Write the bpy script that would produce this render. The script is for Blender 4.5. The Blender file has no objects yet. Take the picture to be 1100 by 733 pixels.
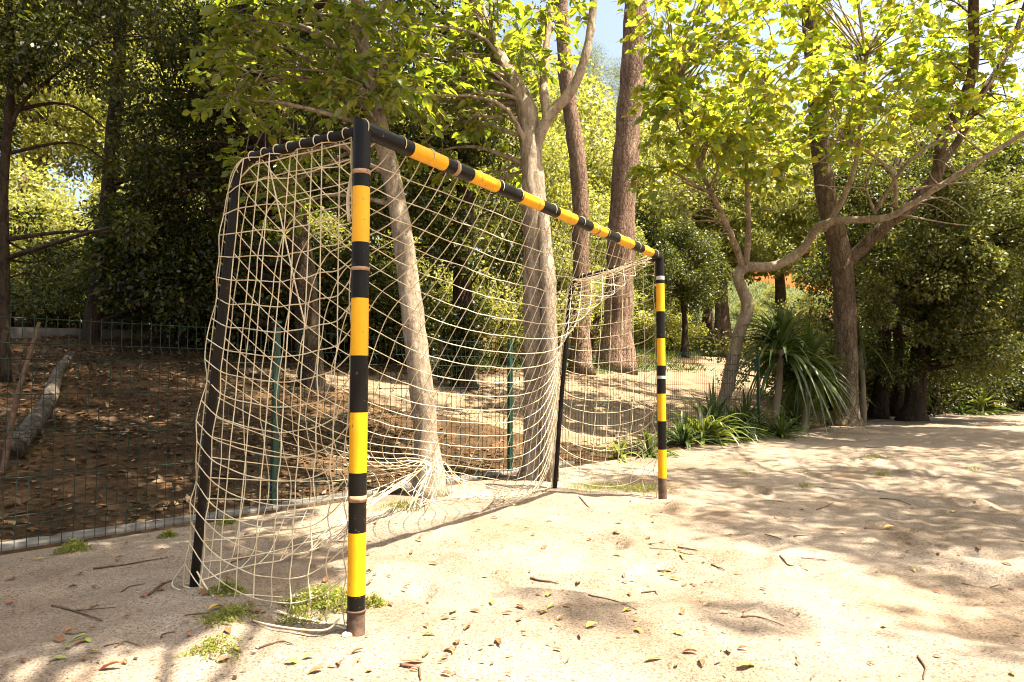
import bpy, math, random
import numpy as np
from mathutils import Vector

rng = np.random.default_rng(11)
random.seed(11)
SC = bpy.context.scene
COL = SC.collection
V = Vector

# ------------------------------------------------------------------ camera
F = 723.0
PITCH = math.radians(3.05)
CAM = V((0, 0, 0.87))
FWD = V((0, math.cos(PITCH), math.sin(PITCH)))
UP = V((0, -math.sin(PITCH), math.cos(PITCH)))
RT = V((1, 0, 0))

def px(x, y, d):
    x, y, d = float(x), float(y), float(d)
    return CAM + d * (RT * ((x - 550) / F) + UP * ((366.5 - y) / F) + FWD)

cd = bpy.data.cameras.new('camera')
cam = bpy.data.objects.new('camera', cd)
COL.objects.link(cam)
cam.location = CAM
cam.rotation_euler = (math.pi / 2 + PITCH, 0, 0)
cd.sensor_width = 36
cd.lens = 36 * F / 1100
cd.clip_start = 0.02
cd.clip_end = 2000
SC.camera = cam

# ------------------------------------------------------------------ light
SUN_AZ = math.atan2(0.94, -0.35)
SUN_EL = math.radians(65)
SUNV = V((math.cos(SUN_EL) * math.sin(SUN_AZ), math.cos(SUN_EL) * math.cos(SUN_AZ), math.sin(SUN_EL)))
w = bpy.data.worlds.new('World')
SC.world = w
w.use_nodes = True
nt = w.node_tree
nt.nodes.clear()
sk = nt.nodes.new('ShaderNodeTexSky')
sk.sky_type = 'NISHITA'
sk.sun_disc = False
sk.sun_elevation = SUN_EL
sk.sun_rotation = SUN_AZ
sk.dust_density = 5
bg = nt.nodes.new('ShaderNodeBackground')
bg.inputs['Strength'].default_value = 0.10
wo = nt.nodes.new('ShaderNodeOutputWorld')
tint = nt.nodes.new('ShaderNodeMix'); tint.data_type = 'RGBA'; tint.blend_type = 'MULTIPLY'
tint.inputs[0].default_value = 1
tint.inputs[7].default_value = (1.0, .96, .84, 1)
nt.links.new(sk.outputs[0], tint.inputs[6])
nt.links.new(tint.outputs[2], bg.inputs['Color'])
sk.air_density = .8
sk.ozone_density = 1.0
nt.links.new(bg.outputs[0], wo.inputs['Surface'])
ld = bpy.data.lights.new('sun', 'SUN')
ld.energy = 5.0
ld.angle = math.radians(0.53)
ld.color = (1.0, 0.90, 0.735)
sun = bpy.data.objects.new('sun', ld)
COL.objects.link(sun)
sun.location = SUNV * 60
sun.rotation_euler = (-SUNV).to_track_quat('-Z', 'Y').to_euler()
SC.view_settings.view_transform = 'Standard'
SC.view_settings.look = 'None'
SC.view_settings.gamma = 1
SC.view_settings.exposure = 2.3
cy = SC.cycles
cy.max_bounces = 8
cy.diffuse_bounces = 4
cy.glossy_bounces = 2
cy.transmission_bounces = 6
cy.transparent_max_bounces = 6
cy.use_adaptive_sampling = True
cy.adaptive_threshold = 0.02
cy.sample_clamp_indirect = 6
cy.use_denoising = True
cy.filter_width = 1.05
cy.caustics_reflective = False
cy.caustics_refractive = False

# ------------------------------------------------------------------ materials
def _new(name):
    m = bpy.data.materials.new(name)
    m.use_nodes = True
    n = m.node_tree
    n.nodes.clear()
    out = n.nodes.new('ShaderNodeOutputMaterial')
    return m, n, out

def N(n, t, **kw):
    nd = n.nodes.new(t)
    for k, v in kw.items():
        if hasattr(nd, k):
            setattr(nd, k, v)
        else:
            nd.inputs[k.replace('_', ' ')].default_value = v
    return nd

def ramp(n, stops, fac):
    r = n.nodes.new('ShaderNodeValToRGB')
    el = r.color_ramp.elements
    while len(el) < len(stops):
        el.new(0.5)
    for e, (p, c) in zip(el, stops):
        e.position = p
        e.color = (*c, 1)
    n.links.new(fac, r.inputs['Fac'])
    return r.outputs['Color']

def noise(n, vec, scale, detail=4, rough=0.55, dist=0.0):
    t = N(n, 'ShaderNodeTexNoise', Scale=scale, Detail=detail, Roughness=rough, Distortion=dist)
    n.links.new(vec, t.inputs['Vector'])
    return t.outputs['Fac']

def coord(n, scale=(1, 1, 1), which='Object'):
    tc = n.nodes.new('ShaderNodeTexCoord')
    mp = n.nodes.new('ShaderNodeMapping')
    mp.inputs['Scale'].default_value = scale
    n.links.new(tc.outputs[which], mp.inputs['Vector'])
    return mp.outputs['Vector']

def mix(n, fac, a, b, mode='MIX'):
    m = n.nodes.new('ShaderNodeMix')
    m.data_type = 'RGBA'
    m.blend_type = mode
    for sock, v in ((m.inputs[0], fac), (m.inputs[6], a), (m.inputs[7], b)):
        if isinstance(v, (int, float)):
            sock.default_value = v
        elif isinstance(v, tuple):
            sock.default_value = (*v, 1)
        else:
            n.links.new(v, sock)
    return m.outputs[2]

def principled(n, out, color, rough=0.8, bump=None, bstr=0.3, bdist=0.01, spec=0.3):
    p = n.nodes.new('ShaderNodeBsdfPrincipled')
    if isinstance(color, tuple):
        p.inputs['Base Color'].default_value = (*color, 1)
    else:
        n.links.new(color, p.inputs['Base Color'])
    if isinstance(rough, (int, float)):
        p.inputs['Roughness'].default_value = rough
    else:
        n.links.new(rough, p.inputs['Roughness'])
    p.inputs['Specular IOR Level'].default_value = spec
    if bump is not None:
        b = N(n, 'ShaderNodeBump', Strength=bstr, Distance=bdist)
        n.links.new(bump, b.inputs['Height'])
        n.links.new(b.outputs['Normal'], p.inputs['Normal'])
    n.links.new(p.outputs[0], out.inputs['Surface'])
    return p

def m_simple(name, stops, scale, rough=0.8, cs=(1, 1, 1), bstr=0.4, bdist=0.01, bscale=None, spec=0.3, detail=6):
    m, n, o = _new(name)
    v = coord(n, cs)
    f = noise(n, v, scale, detail)
    c = ramp(n, stops, f)
    principled(n, o, c, rough, noise(n, v, bscale or scale * 2, 6, 0.65), bstr, bdist, spec)
    return m

def m_leaf(name, stops, trans, tfac=0.45, gloss=0.06, grough=0.35):
    m, n, o = _new(name)
    g = n.nodes.new('ShaderNodeNewGeometry')
    c = ramp(n, stops, g.outputs['Random Per Island'])
    tc = ramp(n, trans, g.outputs['Random Per Island'])
    d = n.nodes.new('ShaderNodeBsdfDiffuse')
    t = n.nodes.new('ShaderNodeBsdfTranslucent')
    gl = N(n, 'ShaderNodeBsdfGlossy', Roughness=grough)
    n.links.new(c, d.inputs['Color'])
    n.links.new(tc, t.inputs['Color'])
    a = n.nodes.new('ShaderNodeMixShader')
    a.inputs[0].default_value = tfac
    n.links.new(d.outputs[0], a.inputs[1])
    n.links.new(t.outputs[0], a.inputs[2])
    b = n.nodes.new('ShaderNodeMixShader')
    b.inputs[0].default_value = gloss
    n.links.new(a.outputs[0], b.inputs[1])
    n.links.new(gl.outputs[0], b.inputs[2])
    n.links.new(b.outputs[0], o.inputs['Surface'])
    return m

M = {}
M['broad'] = m_leaf('broad_leaf', [(0, (.08, .12, .012)), (.5, (.14, .18, .016)), (.85, (.22, .22, .02)), (1, (.32, .25, .02))],
                    [(0, (.28, .42, .02)), (.6, (.52, .58, .03)), (1, (.68, .56, .04))], .58, .05)
M['mid'] = m_leaf('green_leaf', [(0, (.06, .095, .012)), (.6, (.12, .155, .016)), (1, (.21, .21, .02))],
                  [(0, (.2, .29, .015)), (.7, (.36, .42, .02)), (1, (.52, .5, .025))], .5, .05)
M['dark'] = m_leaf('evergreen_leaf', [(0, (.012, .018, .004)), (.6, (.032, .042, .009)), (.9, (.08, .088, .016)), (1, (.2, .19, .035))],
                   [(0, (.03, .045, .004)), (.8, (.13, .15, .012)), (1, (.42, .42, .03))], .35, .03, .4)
M['olive'] = m_leaf('olive_leaf', [(0, (.022, .034, .008)), (.55, (.06, .072, .016)), (1, (.19, .175, .045))],
                    [(0, (.06, .085, .01)), (1, (.30, .30, .04))], .38, .03, .45)
M['far'] = m_leaf('pale_leaf', [(0, (.10, .115, .028)), (.5, (.18, .185, .05)), (1, (.30, .28, .085))],
                    [(0, (.26, .29, .03)), (1, (.5, .48, .07))], .45, .03, .5)
M['needle'] = m_leaf('pine_needle', [(0, (.07, .09, .025)), (1, (.16, .16, .05))], [(0, (.14, .18, .02)), (1, (.28, .3, .05))], .35, .02, .5)
M['pale2'] = m_leaf('soft_green_leaf', [(0, (.09, .115, .028)), (1, (.21, .205, .06))], [(0, (.24, .29, .04)), (1, (.46, .45, .09))], .45, .02, .5)
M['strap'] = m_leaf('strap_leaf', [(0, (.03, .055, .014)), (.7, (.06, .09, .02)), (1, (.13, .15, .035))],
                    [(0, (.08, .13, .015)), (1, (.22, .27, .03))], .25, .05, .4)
M['straplit'] = m_leaf('sunlit_strap_leaf', [(0, (.10, .14, .025)), (1, (.22, .24, .05))], [(0, (.2, .28, .02)), (1, (.4, .42, .05))], .35, .1, .35)  # lit copy of the strap leaf, sunlight put into its brighter colour
M['grass'] = m_leaf('grass_blade', [(0, (.09, .12, .018)), (.6, (.17, .18, .03)), (1, (.3, .26, .08))], [(0, (.28, .36, .03)), (1, (.48, .5, .06))], .4, .03, .5)
M['bankgrass'] = m_leaf('bank_grass_blade', [(0, (.035, .055, .01)), (1, (.10, .11, .02))], [(0, (.08, .12, .01)), (1, (.18, .2, .02))], .3, .02, .6)
M['litter'] = m_leaf('dry_litter', [(0, (.045, .026, .013)), (.5, (.11, .066, .033)), (.85, (.2, .125, .065)), (1, (.32, .23, .11))],
                     [(0, (.08, .04, .015)), (1, (.2, .12, .04))], .15, .03, .5)

def bark(name, stops, ls=9, patch=None, crack=1.3, cdeep=.6):
    m, n, o = _new(name)
    v = coord(n, (1, 1, .22))
    v2 = coord(n, (1, 1, 1))
    f = noise(n, v, ls, 8, .65, .6)
    c = ramp(n, stops, f)
    if patch:
        f2 = noise(n, v2, patch[0], 5, .6)
        k = ramp(n, [(patch[2], (0, 0, 0)), (patch[2] + .07, (1, 1, 1))], f2)
        c = mix(n, k, c, patch[1])
    vm = coord(n, (1, 1, .34))
    wv = N(n, 'ShaderNodeTexNoise', Scale=ls * .9, Detail=4)
    n.links.new(vm, wv.inputs['Vector'])
    wm = N(n, 'ShaderNodeVectorMath', operation='MULTIPLY_ADD')
    n.links.new(wv.outputs['Color'], wm.inputs[0])
    wm.inputs[1].default_value = (.16, .16, .16)
    n.links.new(vm, wm.inputs[2])
    vo = N(n, 'ShaderNodeTexVoronoi', Scale=ls * crack)
    vo.feature = 'DISTANCE_TO_EDGE'
    n.links.new(wm.outputs[0], vo.inputs['Vector'])
    ck = ramp(n, [(.0, (.25, .22, .2)), (.12, (1, 1, 1))], vo.outputs['Distance'])
    c = mix(n, cdeep, c, ck, 'MULTIPLY')
    c = mix(n, .7, c, ramp(n, [(.35, (.5, .47, .44)), (.55, (1, 1, 1)), (.7, (1.2, 1.2, 1.2))], noise(n, v2, 34, 6, .75)), 'MULTIPLY')
    sc_ = N(n, 'ShaderNodeMath', operation='MINIMUM')
    n.links.new(vo.outputs['Distance'], sc_.inputs[0]); sc_.inputs[1].default_value = .16
    ad = N(n, 'ShaderNodeMath', operation='MULTIPLY_ADD')
    n.links.new(sc_.outputs[0], ad.inputs[0]); ad.inputs[1].default_value = 3.0 * cdeep
    n.links.new(noise(n, v, ls * 3, 8, .75, .4), ad.inputs[2])
    principled(n, o, c, .92, ad.outputs[0], 1.0, .035, .12)
    return m

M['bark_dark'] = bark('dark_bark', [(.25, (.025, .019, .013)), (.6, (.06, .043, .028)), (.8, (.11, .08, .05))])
M['bark_brown'] = bark('brown_bark', [(.3, (.075, .052, .034)), (.55, (.16, .115, .078)), (.75, (.26, .195, .135))], 9, (14, (.36, .32, .26), .64))
M['bark_pine'] = bark('pine_bark', [(.3, (.10, .065, .048)), (.5, (.24, .155, .11)), (.72, (.40, .29, .215))], 7, None, 2.3, .6)
M['bark_pale'] = bark('pale_bark', [(.3, (.2, .155, .11)), (.55, (.36, .285, .205)), (.75, (.48, .395, .295))], 8, (16, (.5, .42, .32), .6), 1.2, .3)
M['bark_grey'] = bark('grey_bark', [(.3, (.24, .19, .14)), (.55, (.42, .34, .255)), (.75, (.55, .46, .355))], 10, None, .8, .45)
M['log'] = bark('bleached_wood', [(.3, (.07, .058, .046)), (.6, (.17, .145, .115)), (.8, (.28, .24, .195))], 12, None, 1.0, .7)

# sand
def m_sand():
    m, n, o = _new('sand')
    v = coord(n)
    big = noise(n, v, .9, 5, .6)
    c = ramp(n, [(.3, (.165, .134, .102)), (.5, (.228, .188, .147)), (.72, (.285, .242, .196))], big)
    fine = noise(n, v, 110, 3, .75)
    c = mix(n, .85, c, ramp(n, [(.32, (.2, .16, .13)), (.5, (1, 1, 1)), (.72, (1.35, 1.3, 1.25))], fine), 'MULTIPLY')
    mid = noise(n, v, 38, 5, .7)
    c = mix(n, .6, c, ramp(n, [(.28, (.45, .36, .28)), (.42, (1, 1, 1))], mid), 'MULTIPLY')
    vo = N(n, 'ShaderNodeTexVoronoi', Scale=95)
    n.links.new(v, vo.inputs['Vector'])
    c = mix(n, .8, c, ramp(n, [(.10, (.35, .22, .13)), (.16, (1, 1, 1))], vo.outputs['Distance']), 'MULTIPLY')
    far = noise(n, v, 1.4, 6, .7, .5)
    c = mix(n, .8, c, ramp(n, [(.36, (.78, .68, .58)), (.54, (1, 1, 1))], far), 'MULTIPLY')
    c = mix(n, .8, c, ramp(n, [(.3, (.72, .68, .62)), (.5, (1, 1, 1)), (.7, (1.12, 1.1, 1.08))], noise(n, v, 60, 4, .8)), 'MULTIPLY')
    s1 = N(n, 'ShaderNodeMath', operation='MULTIPLY_ADD')
    n.links.new(noise(n, v, 18, 6, .65), s1.inputs[0])
    s1.inputs[1].default_value = 2.2
    n.links.new(noise(n, v, 120, 3, .7), s1.inputs[2])
    principled(n, o, c, .95, s1.outputs[0], .55, .014, .1)
    return m
M['sand'] = m_sand()
def m_track():
    m, n, o = _new('dirt')
    v = coord(n)
    c = ramp(n, [(.3, (.13, .088, .052)), (.5, (.19, .137, .086)), (.7, (.25, .187, .125))], noise(n, v, 1.6, 7, .65))
    c = mix(n, .7, c, ramp(n, [(.3, (.45, .36, .26)), (.5, (1, 1, 1))], noise(n, v, 25, 5, .7)), 'MULTIPLY')
    principled(n, o, c, .95, noise(n, v, 14, 7, .7), .6, .03, .1)
    return m
M['dirt'] = m_track()
def m_floor():
    m, n, o = _new('forest_litter_ground')
    v = coord(n)
    c = ramp(n, [(.3, (.028, .018, .010)), (.5, (.07, .044, .025)), (.7, (.15, .095, .053))], noise(n, v, 2.2, 7, .7))
    vo = N(n, 'ShaderNodeTexVoronoi', Scale=28)
    n.links.new(v, vo.inputs['Vector'])
    c = mix(n, .75, c, ramp(n, [(0, (.45, .4, .3)), (.5, (1, .95, .8)), (1, (1.5, 1.3, 1.1))], vo.outputs['Color']), 'MULTIPLY')
    principled(n, o, c, .95, noise(n, v, 22, 7, .75), .9, .04, .1)
    return m
M['floor'] = m_floor()
M['grassbank'] = m_simple('grass_ground', [(.3, (.03, .042, .012)), (.5, (.055, .07, .018)), (.7, (.11, .10, .035))], 3, .95, bstr=.8, bdist=.05, bscale=20)
M['concrete'] = m_simple('concrete', [(.3, (.07, .064, .056)), (.6, (.14, .13, .113)), (.8, (.2, .187, .167))], 7, .9, bscale=40, bdist=.006)
M['fence'] = m_simple('green_fence_paint', [(.3, (.007, .015, .010)), (.7, (.012, .026, .017))], 30, .6, spec=.15, bstr=.05)
M['fencepost'] = m_simple('green_post_paint', [(.3, (.006, .03, .018)), (.7, (.010, .045, .027))], 20, .4, spec=.4, bstr=.05)
M['stone'] = m_simple('stone', [(.3, (.3, .26, .21)), (.7, (.5, .45, .38))], 20, .9)
M['orange'] = m_simple('orange_render', [(.3, (.5, .17, .045)), (.7, (.62, .23, .06))], 2, .9)
M['rooftile'] = m_simple('roof_tile', [(.3, (.25, .1, .05)), (.7, (.36, .16, .09))], 4, .9)
M['darkglass'] = m_simple('window_glass', [(.3, (.02, .025, .03)), (.7, (.03, .035, .04))], 2, .15, spec=.5, bstr=0)
M['timber'] = m_simple('weathered_timber', [(.3, (.1, .075, .05)), (.6, (.2, .155, .105)), (.8, (.28, .22, .155))], 6, .9, (1, 1, .3))

def m_paint(name, base, dirt, chip, rough, spec=.3, dustk=.1):
    m, n, o = _new(name)
    v = coord(n)
    c = ramp(n, [(.35, base), (.75, dirt)], noise(n, v, 9, 6, .6))
    sp = noise(n, v, 55, 4, .7)
    c = mix(n, ramp(n, [(.655, (0, 0, 0)), (.69, (1, 1, 1))], sp), c, chip)
    dust = noise(n, v, 3.0, 8, .7)
    c = mix(n, ramp(n, [(.58, (0, 0, 0)), (.85, (dustk, dustk, dustk))], dust), c, (.26, .19, .12))
    principled(n, o, c, rough, noise(n, v, 60, 3, .6), .08, .003, spec)
    return m
M['yellow'] = m_paint('yellow_paint', (.72, .36, .004), (.62, .29, .005), (.16, .08, .02), .38)
M['black'] = m_paint('black_paint', (.0045, .004, .0035), (.010, .008, .006), (.12, .075, .045), .36, .16, .05)
M['tape'] = m_simple('worn_tape', [(.35, (.2, .12, .07)), (.6, (.36, .22, .13)), (.75, (.05, .035, .03))], 30, .8)
M['poleblack'] = m_paint('worn_black_paint', (.006, .005, .004), (.014, .010, .007), (.09, .05, .03), .5, .15, .06)
M['greymetal'] = m_simple('grey_sleeve', [(.3, (.3, .29, .28)), (.7, (.5, .48, .46))], 20, .5)
M['rust'] = m_simple('rusty_base', [(.3, (.03, .022, .018)), (.55, (.10, .06, .038)), (.75, (.2, .13, .085))], 22, .85)
M['cord'] = m_simple('net_cord', [(.3, (.40, .32, .20)), (.55, (.58, .49, .33)), (.8, (.70, .61, .44))], 12, .9, bscale=400, bstr=.5, bdist=.001)
M['brownleaf'] = m_leaf('brown_dry_leaf', [(0, (.09, .045, .02)), (.6, (.2, .105, .05)), (1, (.3, .17, .08))], [(0, (.15, .06, .02)), (1, (.25, .12, .05))], .2, .05, .4)
M['redleaf'] = m_leaf('reddish_dry_leaf', [(0, (.26, .10, .05)), (1, (.36, .17, .1))], [(0, (.3, .1, .04)), (1, (.3, .1, .04))], .2, .05, .4)
M['yellowleaf'] = m_leaf('yellow_dry_leaf', [(0, (.42, .27, .03)), (1, (.5, .4, .1))], [(0, (.4, .3, .03)), (1, (.4, .3, .03))], .2, .05, .4)
M['greenleaf'] = m_leaf('green_dropped_leaf', [(0, (.16, .2, .03)), (1, (.3, .32, .08))], [(0, (.2, .3, .03)), (1, (.2, .3, .03))], .2, .05, .4)
M['twig'] = m_simple('dead_twig', [(.3, (.05, .03, .018)), (.7, (.15, .09, .055))], 30, .9)

# ------------------------------------------------------------------ object helpers
def tag(o, label=None, cat=None, group=None, kind=None):
    if label: o['label'] = label
    if cat: o['category'] = cat
    if group: o['group'] = group
    if kind: o['kind'] = kind
    return o

def empty(name, loc):
    o = bpy.data.objects.new(name, None)
    o.empty_display_size = .2
    COL.objects.link(o)
    o.location = loc
    return o

class MB:
    def __init__(s):
        s.v, s.f, s.m = [], [], []
    def add(s, vs, fs, mi=0):
        k = len(s.v)
        s.v.extend([tuple(p) for p in vs])
        for f in fs:
            s.f.append([i + k for i in f])
            s.m.append(mi)
    def tube(s, pts, rad, n=8, mi=0, cap=True, jit=0.0):
        pts = [V(p) for p in pts]
        if isinstance(rad, (int, float)):
            rad = [rad] * len(pts)
        vs, fs = [], []
        t0 = (pts[1] - pts[0]).normalized()
        a = t0.cross(V((0, 0, 1)))
        if a.length < .05:
            a = V((1, 0, 0))
        a.normalize()
        for i, p in enumerate(pts):
            if i == 0: t = pts[1] - pts[0]
            elif i == len(pts) - 1: t = pts[-1] - pts[-2]
            else: t = pts[i + 1] - pts[i - 1]
            if t.length < 1e-9: t = V((0, 0, 1))
            t.normalize()
            a = a - t * a.dot(t)
            if a.length < 1e-6: a = t.orthogonal()
            a.normalize()
            b = t.cross(a)
            for k in range(n):
                th = 2 * math.pi * k / n
                r = rad[i] * (1 + (random.uniform(-jit, jit) if jit else 0))
                vs.append(p + (a * math.cos(th) + b * math.sin(th)) * r)
        for i in range(len(pts) - 1):
            for k in range(n):
                k2 = (k + 1) % n
                fs.append([i * n + k, i * n + k2, (i + 1) * n + k2, (i + 1) * n + k])
        if cap:
            fs.append(list(range(n))[::-1])
            fs.append([(len(pts) - 1) * n + k for k in range(n)])
        s.add(vs, fs, mi)
    def box(s, c, ax, ay, az, mi=0):
        c, ax, ay, az = V(c), V(ax), V(ay), V(az)
        vs = [c + ax * i + ay * j + az * k for k in (-1, 1) for j in (-1, 1) for i in (-1, 1)]
        fs = [[0, 2, 3, 1], [4, 5, 7, 6], [0, 1, 5, 4], [2, 6, 7, 3], [0, 4, 6, 2], [1, 3, 7, 5]]
        s.add(vs, fs, mi)
    def build(s, name, mats, parent=None, smooth=True, base=None):
        if not isinstance(mats, (list, tuple)): mats = [mats]
        if base is None:
            base = parent.matrix_basis.translation if parent is not None and parent.type == 'EMPTY' else V((0, 0, 0))
        me = bpy.data.meshes.new(name)
        me.from_pydata([tuple(V(p) - base) for p in s.v], [], s.f)
        for m in mats: me.materials.append(m)
        me.polygons.foreach_set('material_index', s.m)
        if smooth: me.polygons.foreach_set('use_smooth', [True] * len(s.f))
        me.update()
        o = bpy.data.objects.new(name, me)
        COL.objects.link(o)
        if parent is not None: o.parent = parent
        else: o.location = base
        return o

def np_mesh(name, verts, quads, mats, parent=None, base=None, midx=None, smooth=False):
    verts = np.asarray(verts, dtype=np.float32).reshape(-1, 3)
    if base is None:
        base = parent.matrix_basis.translation if parent is not None and parent.type == 'EMPTY' else V((0, 0, 0))
    verts = verts - np.array(base, dtype=np.float32)
    quads = np.asarray(quads, dtype=np.int32)
    nf, k = quads.shape
    me = bpy.data.meshes.new(name)
    me.vertices.add(len(verts))
    me.vertices.foreach_set('co', verts.ravel())
    me.loops.add(nf * k)
    me.loops.foreach_set('vertex_index', quads.ravel())
    me.polygons.add(nf)
    me.polygons.foreach_set('loop_start', np.arange(0, nf * k, k, dtype=np.int32))
    if smooth: me.polygons.foreach_set('use_smooth', np.ones(nf, dtype=bool))
    if not isinstance(mats, (list, tuple)): mats = [mats]
    for m in mats: me.materials.append(m)
    if midx is not None: me.polygons.foreach_set('material_index', np.asarray(midx, dtype=np.int32))
    me.update(calc_edges=True)
    o = bpy.data.objects.new(name, me)
    COL.objects.link(o)
    if parent is not None: o.parent = parent
    else: o.location = base
    return o

def norm(a):
    return a / np.maximum(np.linalg.norm(a, axis=-1, keepdims=True), 1e-9)

def leaf_geo(pos, axis, nrm, L, W, simple=False):
    """pos = leaf base, axis = direction base->tip, nrm = face normal"""
    n = len(pos)
    axis = norm(axis)
    side = norm(np.cross(axis, nrm))
    nr = np.cross(side, axis)
    L = np.broadcast_to(np.asarray(L), (n,))[:, None]
    W = np.broadcast_to(np.asarray(W), (n,))[:, None]
    if simple:
        p0 = pos
        p1 = pos + axis * L * .45 + side * W * .5 + nr * W * .12
        p2 = pos + axis * L
        p3 = pos + axis * L * .45 - side * W * .5 + nr * W * .12
        v = np.stack([p0, p1, p2, p3], 1).reshape(-1, 3)
        q = np.arange(n * 4).reshape(n, 4)
        return v, q
    p0 = pos
    l1 = pos + axis * L * .28 + side * W * .5 + nr * W * .18
    l2 = pos + axis * L * .66 + side * W * .38 + nr * W * .10
    tip = pos + axis * L - nr * L * .08
    r2 = pos + axis * L * .66 - side * W * .38 + nr * W * .10
    r1 = pos + axis * L * .28 - side * W * .5 + nr * W * .18
    v = np.stack([p0, l1, l2, tip, r2, r1], 1).reshape(-1, 3)
    k = np.arange(n)[:, None] * 6
    q = np.concatenate([k + np.array([[0, 1, 2, 3]]), k + np.array([[0, 3, 4, 5]])], 0)
    return v, q

def rand_dir(n):
    return norm(rng.normal(size=(n, 3)))

def spline(pts, sub=6):
    """Catmull-Rom through pts (Vectors or tuples of any length)"""
    P = [np.array(p, dtype=float) for p in pts]
    P = [2 * P[0] - P[1]] + P + [2 * P[-1] - P[-2]]
    out = []
    for i in range(1, len(P) - 2):
        for k in range(sub):
            t = k / sub
            out.append(.5 * ((2 * P[i]) + (-P[i - 1] + P[i + 1]) * t + (2 * P[i - 1] - 5 * P[i] + 4 * P[i + 1] - P[i + 2]) * t * t
                             + (-P[i - 1] + 3 * P[i] - 3 * P[i + 1] + P[i + 2]) * t ** 3))
    out.append(P[-2])
    return [V(tuple(p)) for p in out]

# ------------------------------------------------------------------ terrain
E = np.array([.686, .7276]); E /= np.linalg.norm(E)
NB = np.array([-E[1], E[0]])
F0 = np.array([-2.52, 3.31])

def ab(x, y):
    dx, dy = x - F0[0], y - F0[1]
    return dx * E[0] + dy * E[1], dx * NB[0] + dy * NB[1]

def xy(a, b):
    return F0[0] + a * E[0] + b * NB[0], F0[1] + a * E[1] + b * NB[1]

def vnoise(x, y, seed=0):
    xi, yi = np.floor(x).astype(np.int64), np.floor(y).astype(np.int64)
    xf, yf = x - xi, y - yi
    xf, yf = xf * xf * (3 - 2 * xf), yf * yf * (3 - 2 * yf)
    def h(i, j):
        k = (i * 374761393 + j * 668265263 + seed * 144665) & 0x7fffffff
        k = ((k ^ (k >> 13)) * 1274126177) & 0x7fffffff
        return ((k ^ (k >> 16)) & 0xffff) / 65535.0
    return (h(xi, yi) * (1 - xf) + h(xi + 1, yi) * xf) * (1 - yf) + (h(xi, yi + 1) * (1 - xf) + h(xi + 1, yi + 1) * xf) * yf - .5

_pr = np.random.default_rng(77)
NPIT = 230
_pa, _pb = _pr.uniform(-1.5, 11, NPIT), -_pr.uniform(.3, 1, NPIT) ** 1.2 * 6.5
PITX, PITY = F0[0] + _pa * E[0] + _pb * NB[0], F0[1] + _pa * E[1] + _pb * NB[1]
PITR, PITD, PITT = _pr.uniform(.06, .17, NPIT), _pr.uniform(.014, .04, NPIT), _pr.uniform(0, 3.14, NPIT)
def pits(x, y):
    out = np.zeros_like(x)
    sh = x.shape
    fx, fy, fo = x.ravel(), y.ravel(), out.ravel()
    if fx.size == 5:
        dx, dy = fx[0] - PITX, fy[0] - PITY
        c, s_ = np.cos(PITT), np.sin(PITT)
        q = np.sqrt(((dx * c + dy * s_) / (PITR * 1.5)) ** 2 + ((-dx * s_ + dy * c) / (PITR * .75)) ** 2)
        return out + np.sum(np.where((np.abs(dx) < PITR * 3) & (np.abs(dy) < PITR * 3), -PITD * np.exp(-(np.minimum(q, 9) * 1.3) ** 3) + PITD * .35 * np.exp(-((q - 1.15) / .28) ** 2), 0))
    for k in range(NPIT):
        r = PITR[k]
        idx = np.nonzero((np.abs(fx - PITX[k]) < r * 3) & (np.abs(fy - PITY[k]) < r * 3))[0] if fx.size > 4 else np.arange(fx.size)
        if not len(idx): continue
        dx, dy = fx[idx] - PITX[k], fy[idx] - PITY[k]
        c, s_ = math.cos(PITT[k]), math.sin(PITT[k])
        q = np.sqrt(((dx * c + dy * s_) / (r * 1.5)) ** 2 + ((-dx * s_ + dy * c) / (r * .75)) ** 2)
        fo[idx] += -PITD[k] * np.exp(-(q * 1.3) ** 3) + PITD[k] * .35 * np.exp(-((q - 1.15) / .28) ** 2)
    return fo.reshape(sh)

def Hf(x, y):
    x = np.asarray(x, dtype=float); y = np.asarray(y, dtype=float)
    a, b = ab(x, y)
    bp = np.maximum(b, 0)
    z = .2 * np.minimum(bp, 8) * (1 - np.exp(-bp * 2.5)) + .04 * np.clip(bp - 8, 0, 3) + .3 * np.clip(bp - 11, 0, 25)
    z = z + .33 * np.clip(y - 33, 0, 14) * np.clip((x + 2) / 6, 0, 1) * (bp > 0)
    z = z + np.where(b > .25, 1, .0) * (.10 * vnoise(x * .8, y * .8, 3) + .06 * vnoise(x * 2.3, y * 2.3, 4)) * np.clip(b - .25, 0, 1)
    # sand court micro-relief
    s = .030 * vnoise(x * 1.7, y * 1.7, 7) + .030 * vnoise(x * 5.1, y * 5.1, 8) + .014 * vnoise(x * 13, y * 13, 9)
    if x.size > 4: s = s + pits(x, y)
    s = s * np.clip(-b / .3, 0, 1)
    return z + s

def H(x, y):
    return float(Hf(np.array([x] * 5), np.array([y] * 5))[0]) if ab(x, y)[1] < 0 else float(Hf(np.array([x]), np.array([y]))[0])

def on_ground(pxx, pyy, dmax=80):
    """point where the ray through a picture position meets the terrain"""
    d = 1.0
    while d < dmax:
        p = px(pxx, pyy, d)
        if p.z <= H(p.x, p.y):
            lo, hi = d / 1.04, d
            for _ in range(9):
                m_ = (lo + hi) / 2
                p = px(pxx, pyy, m_)
                if p.z <= H(p.x, p.y): hi = m_
                else: lo = m_
            return px(pxx, pyy, hi)
        d *= 1.04
    return px(pxx, pyy, dmax)

def at_depth(pxx, d):
    p = px(pxx, 366.5, d)
    return V((p.x, p.y, H(p.x, p.y)))

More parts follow.
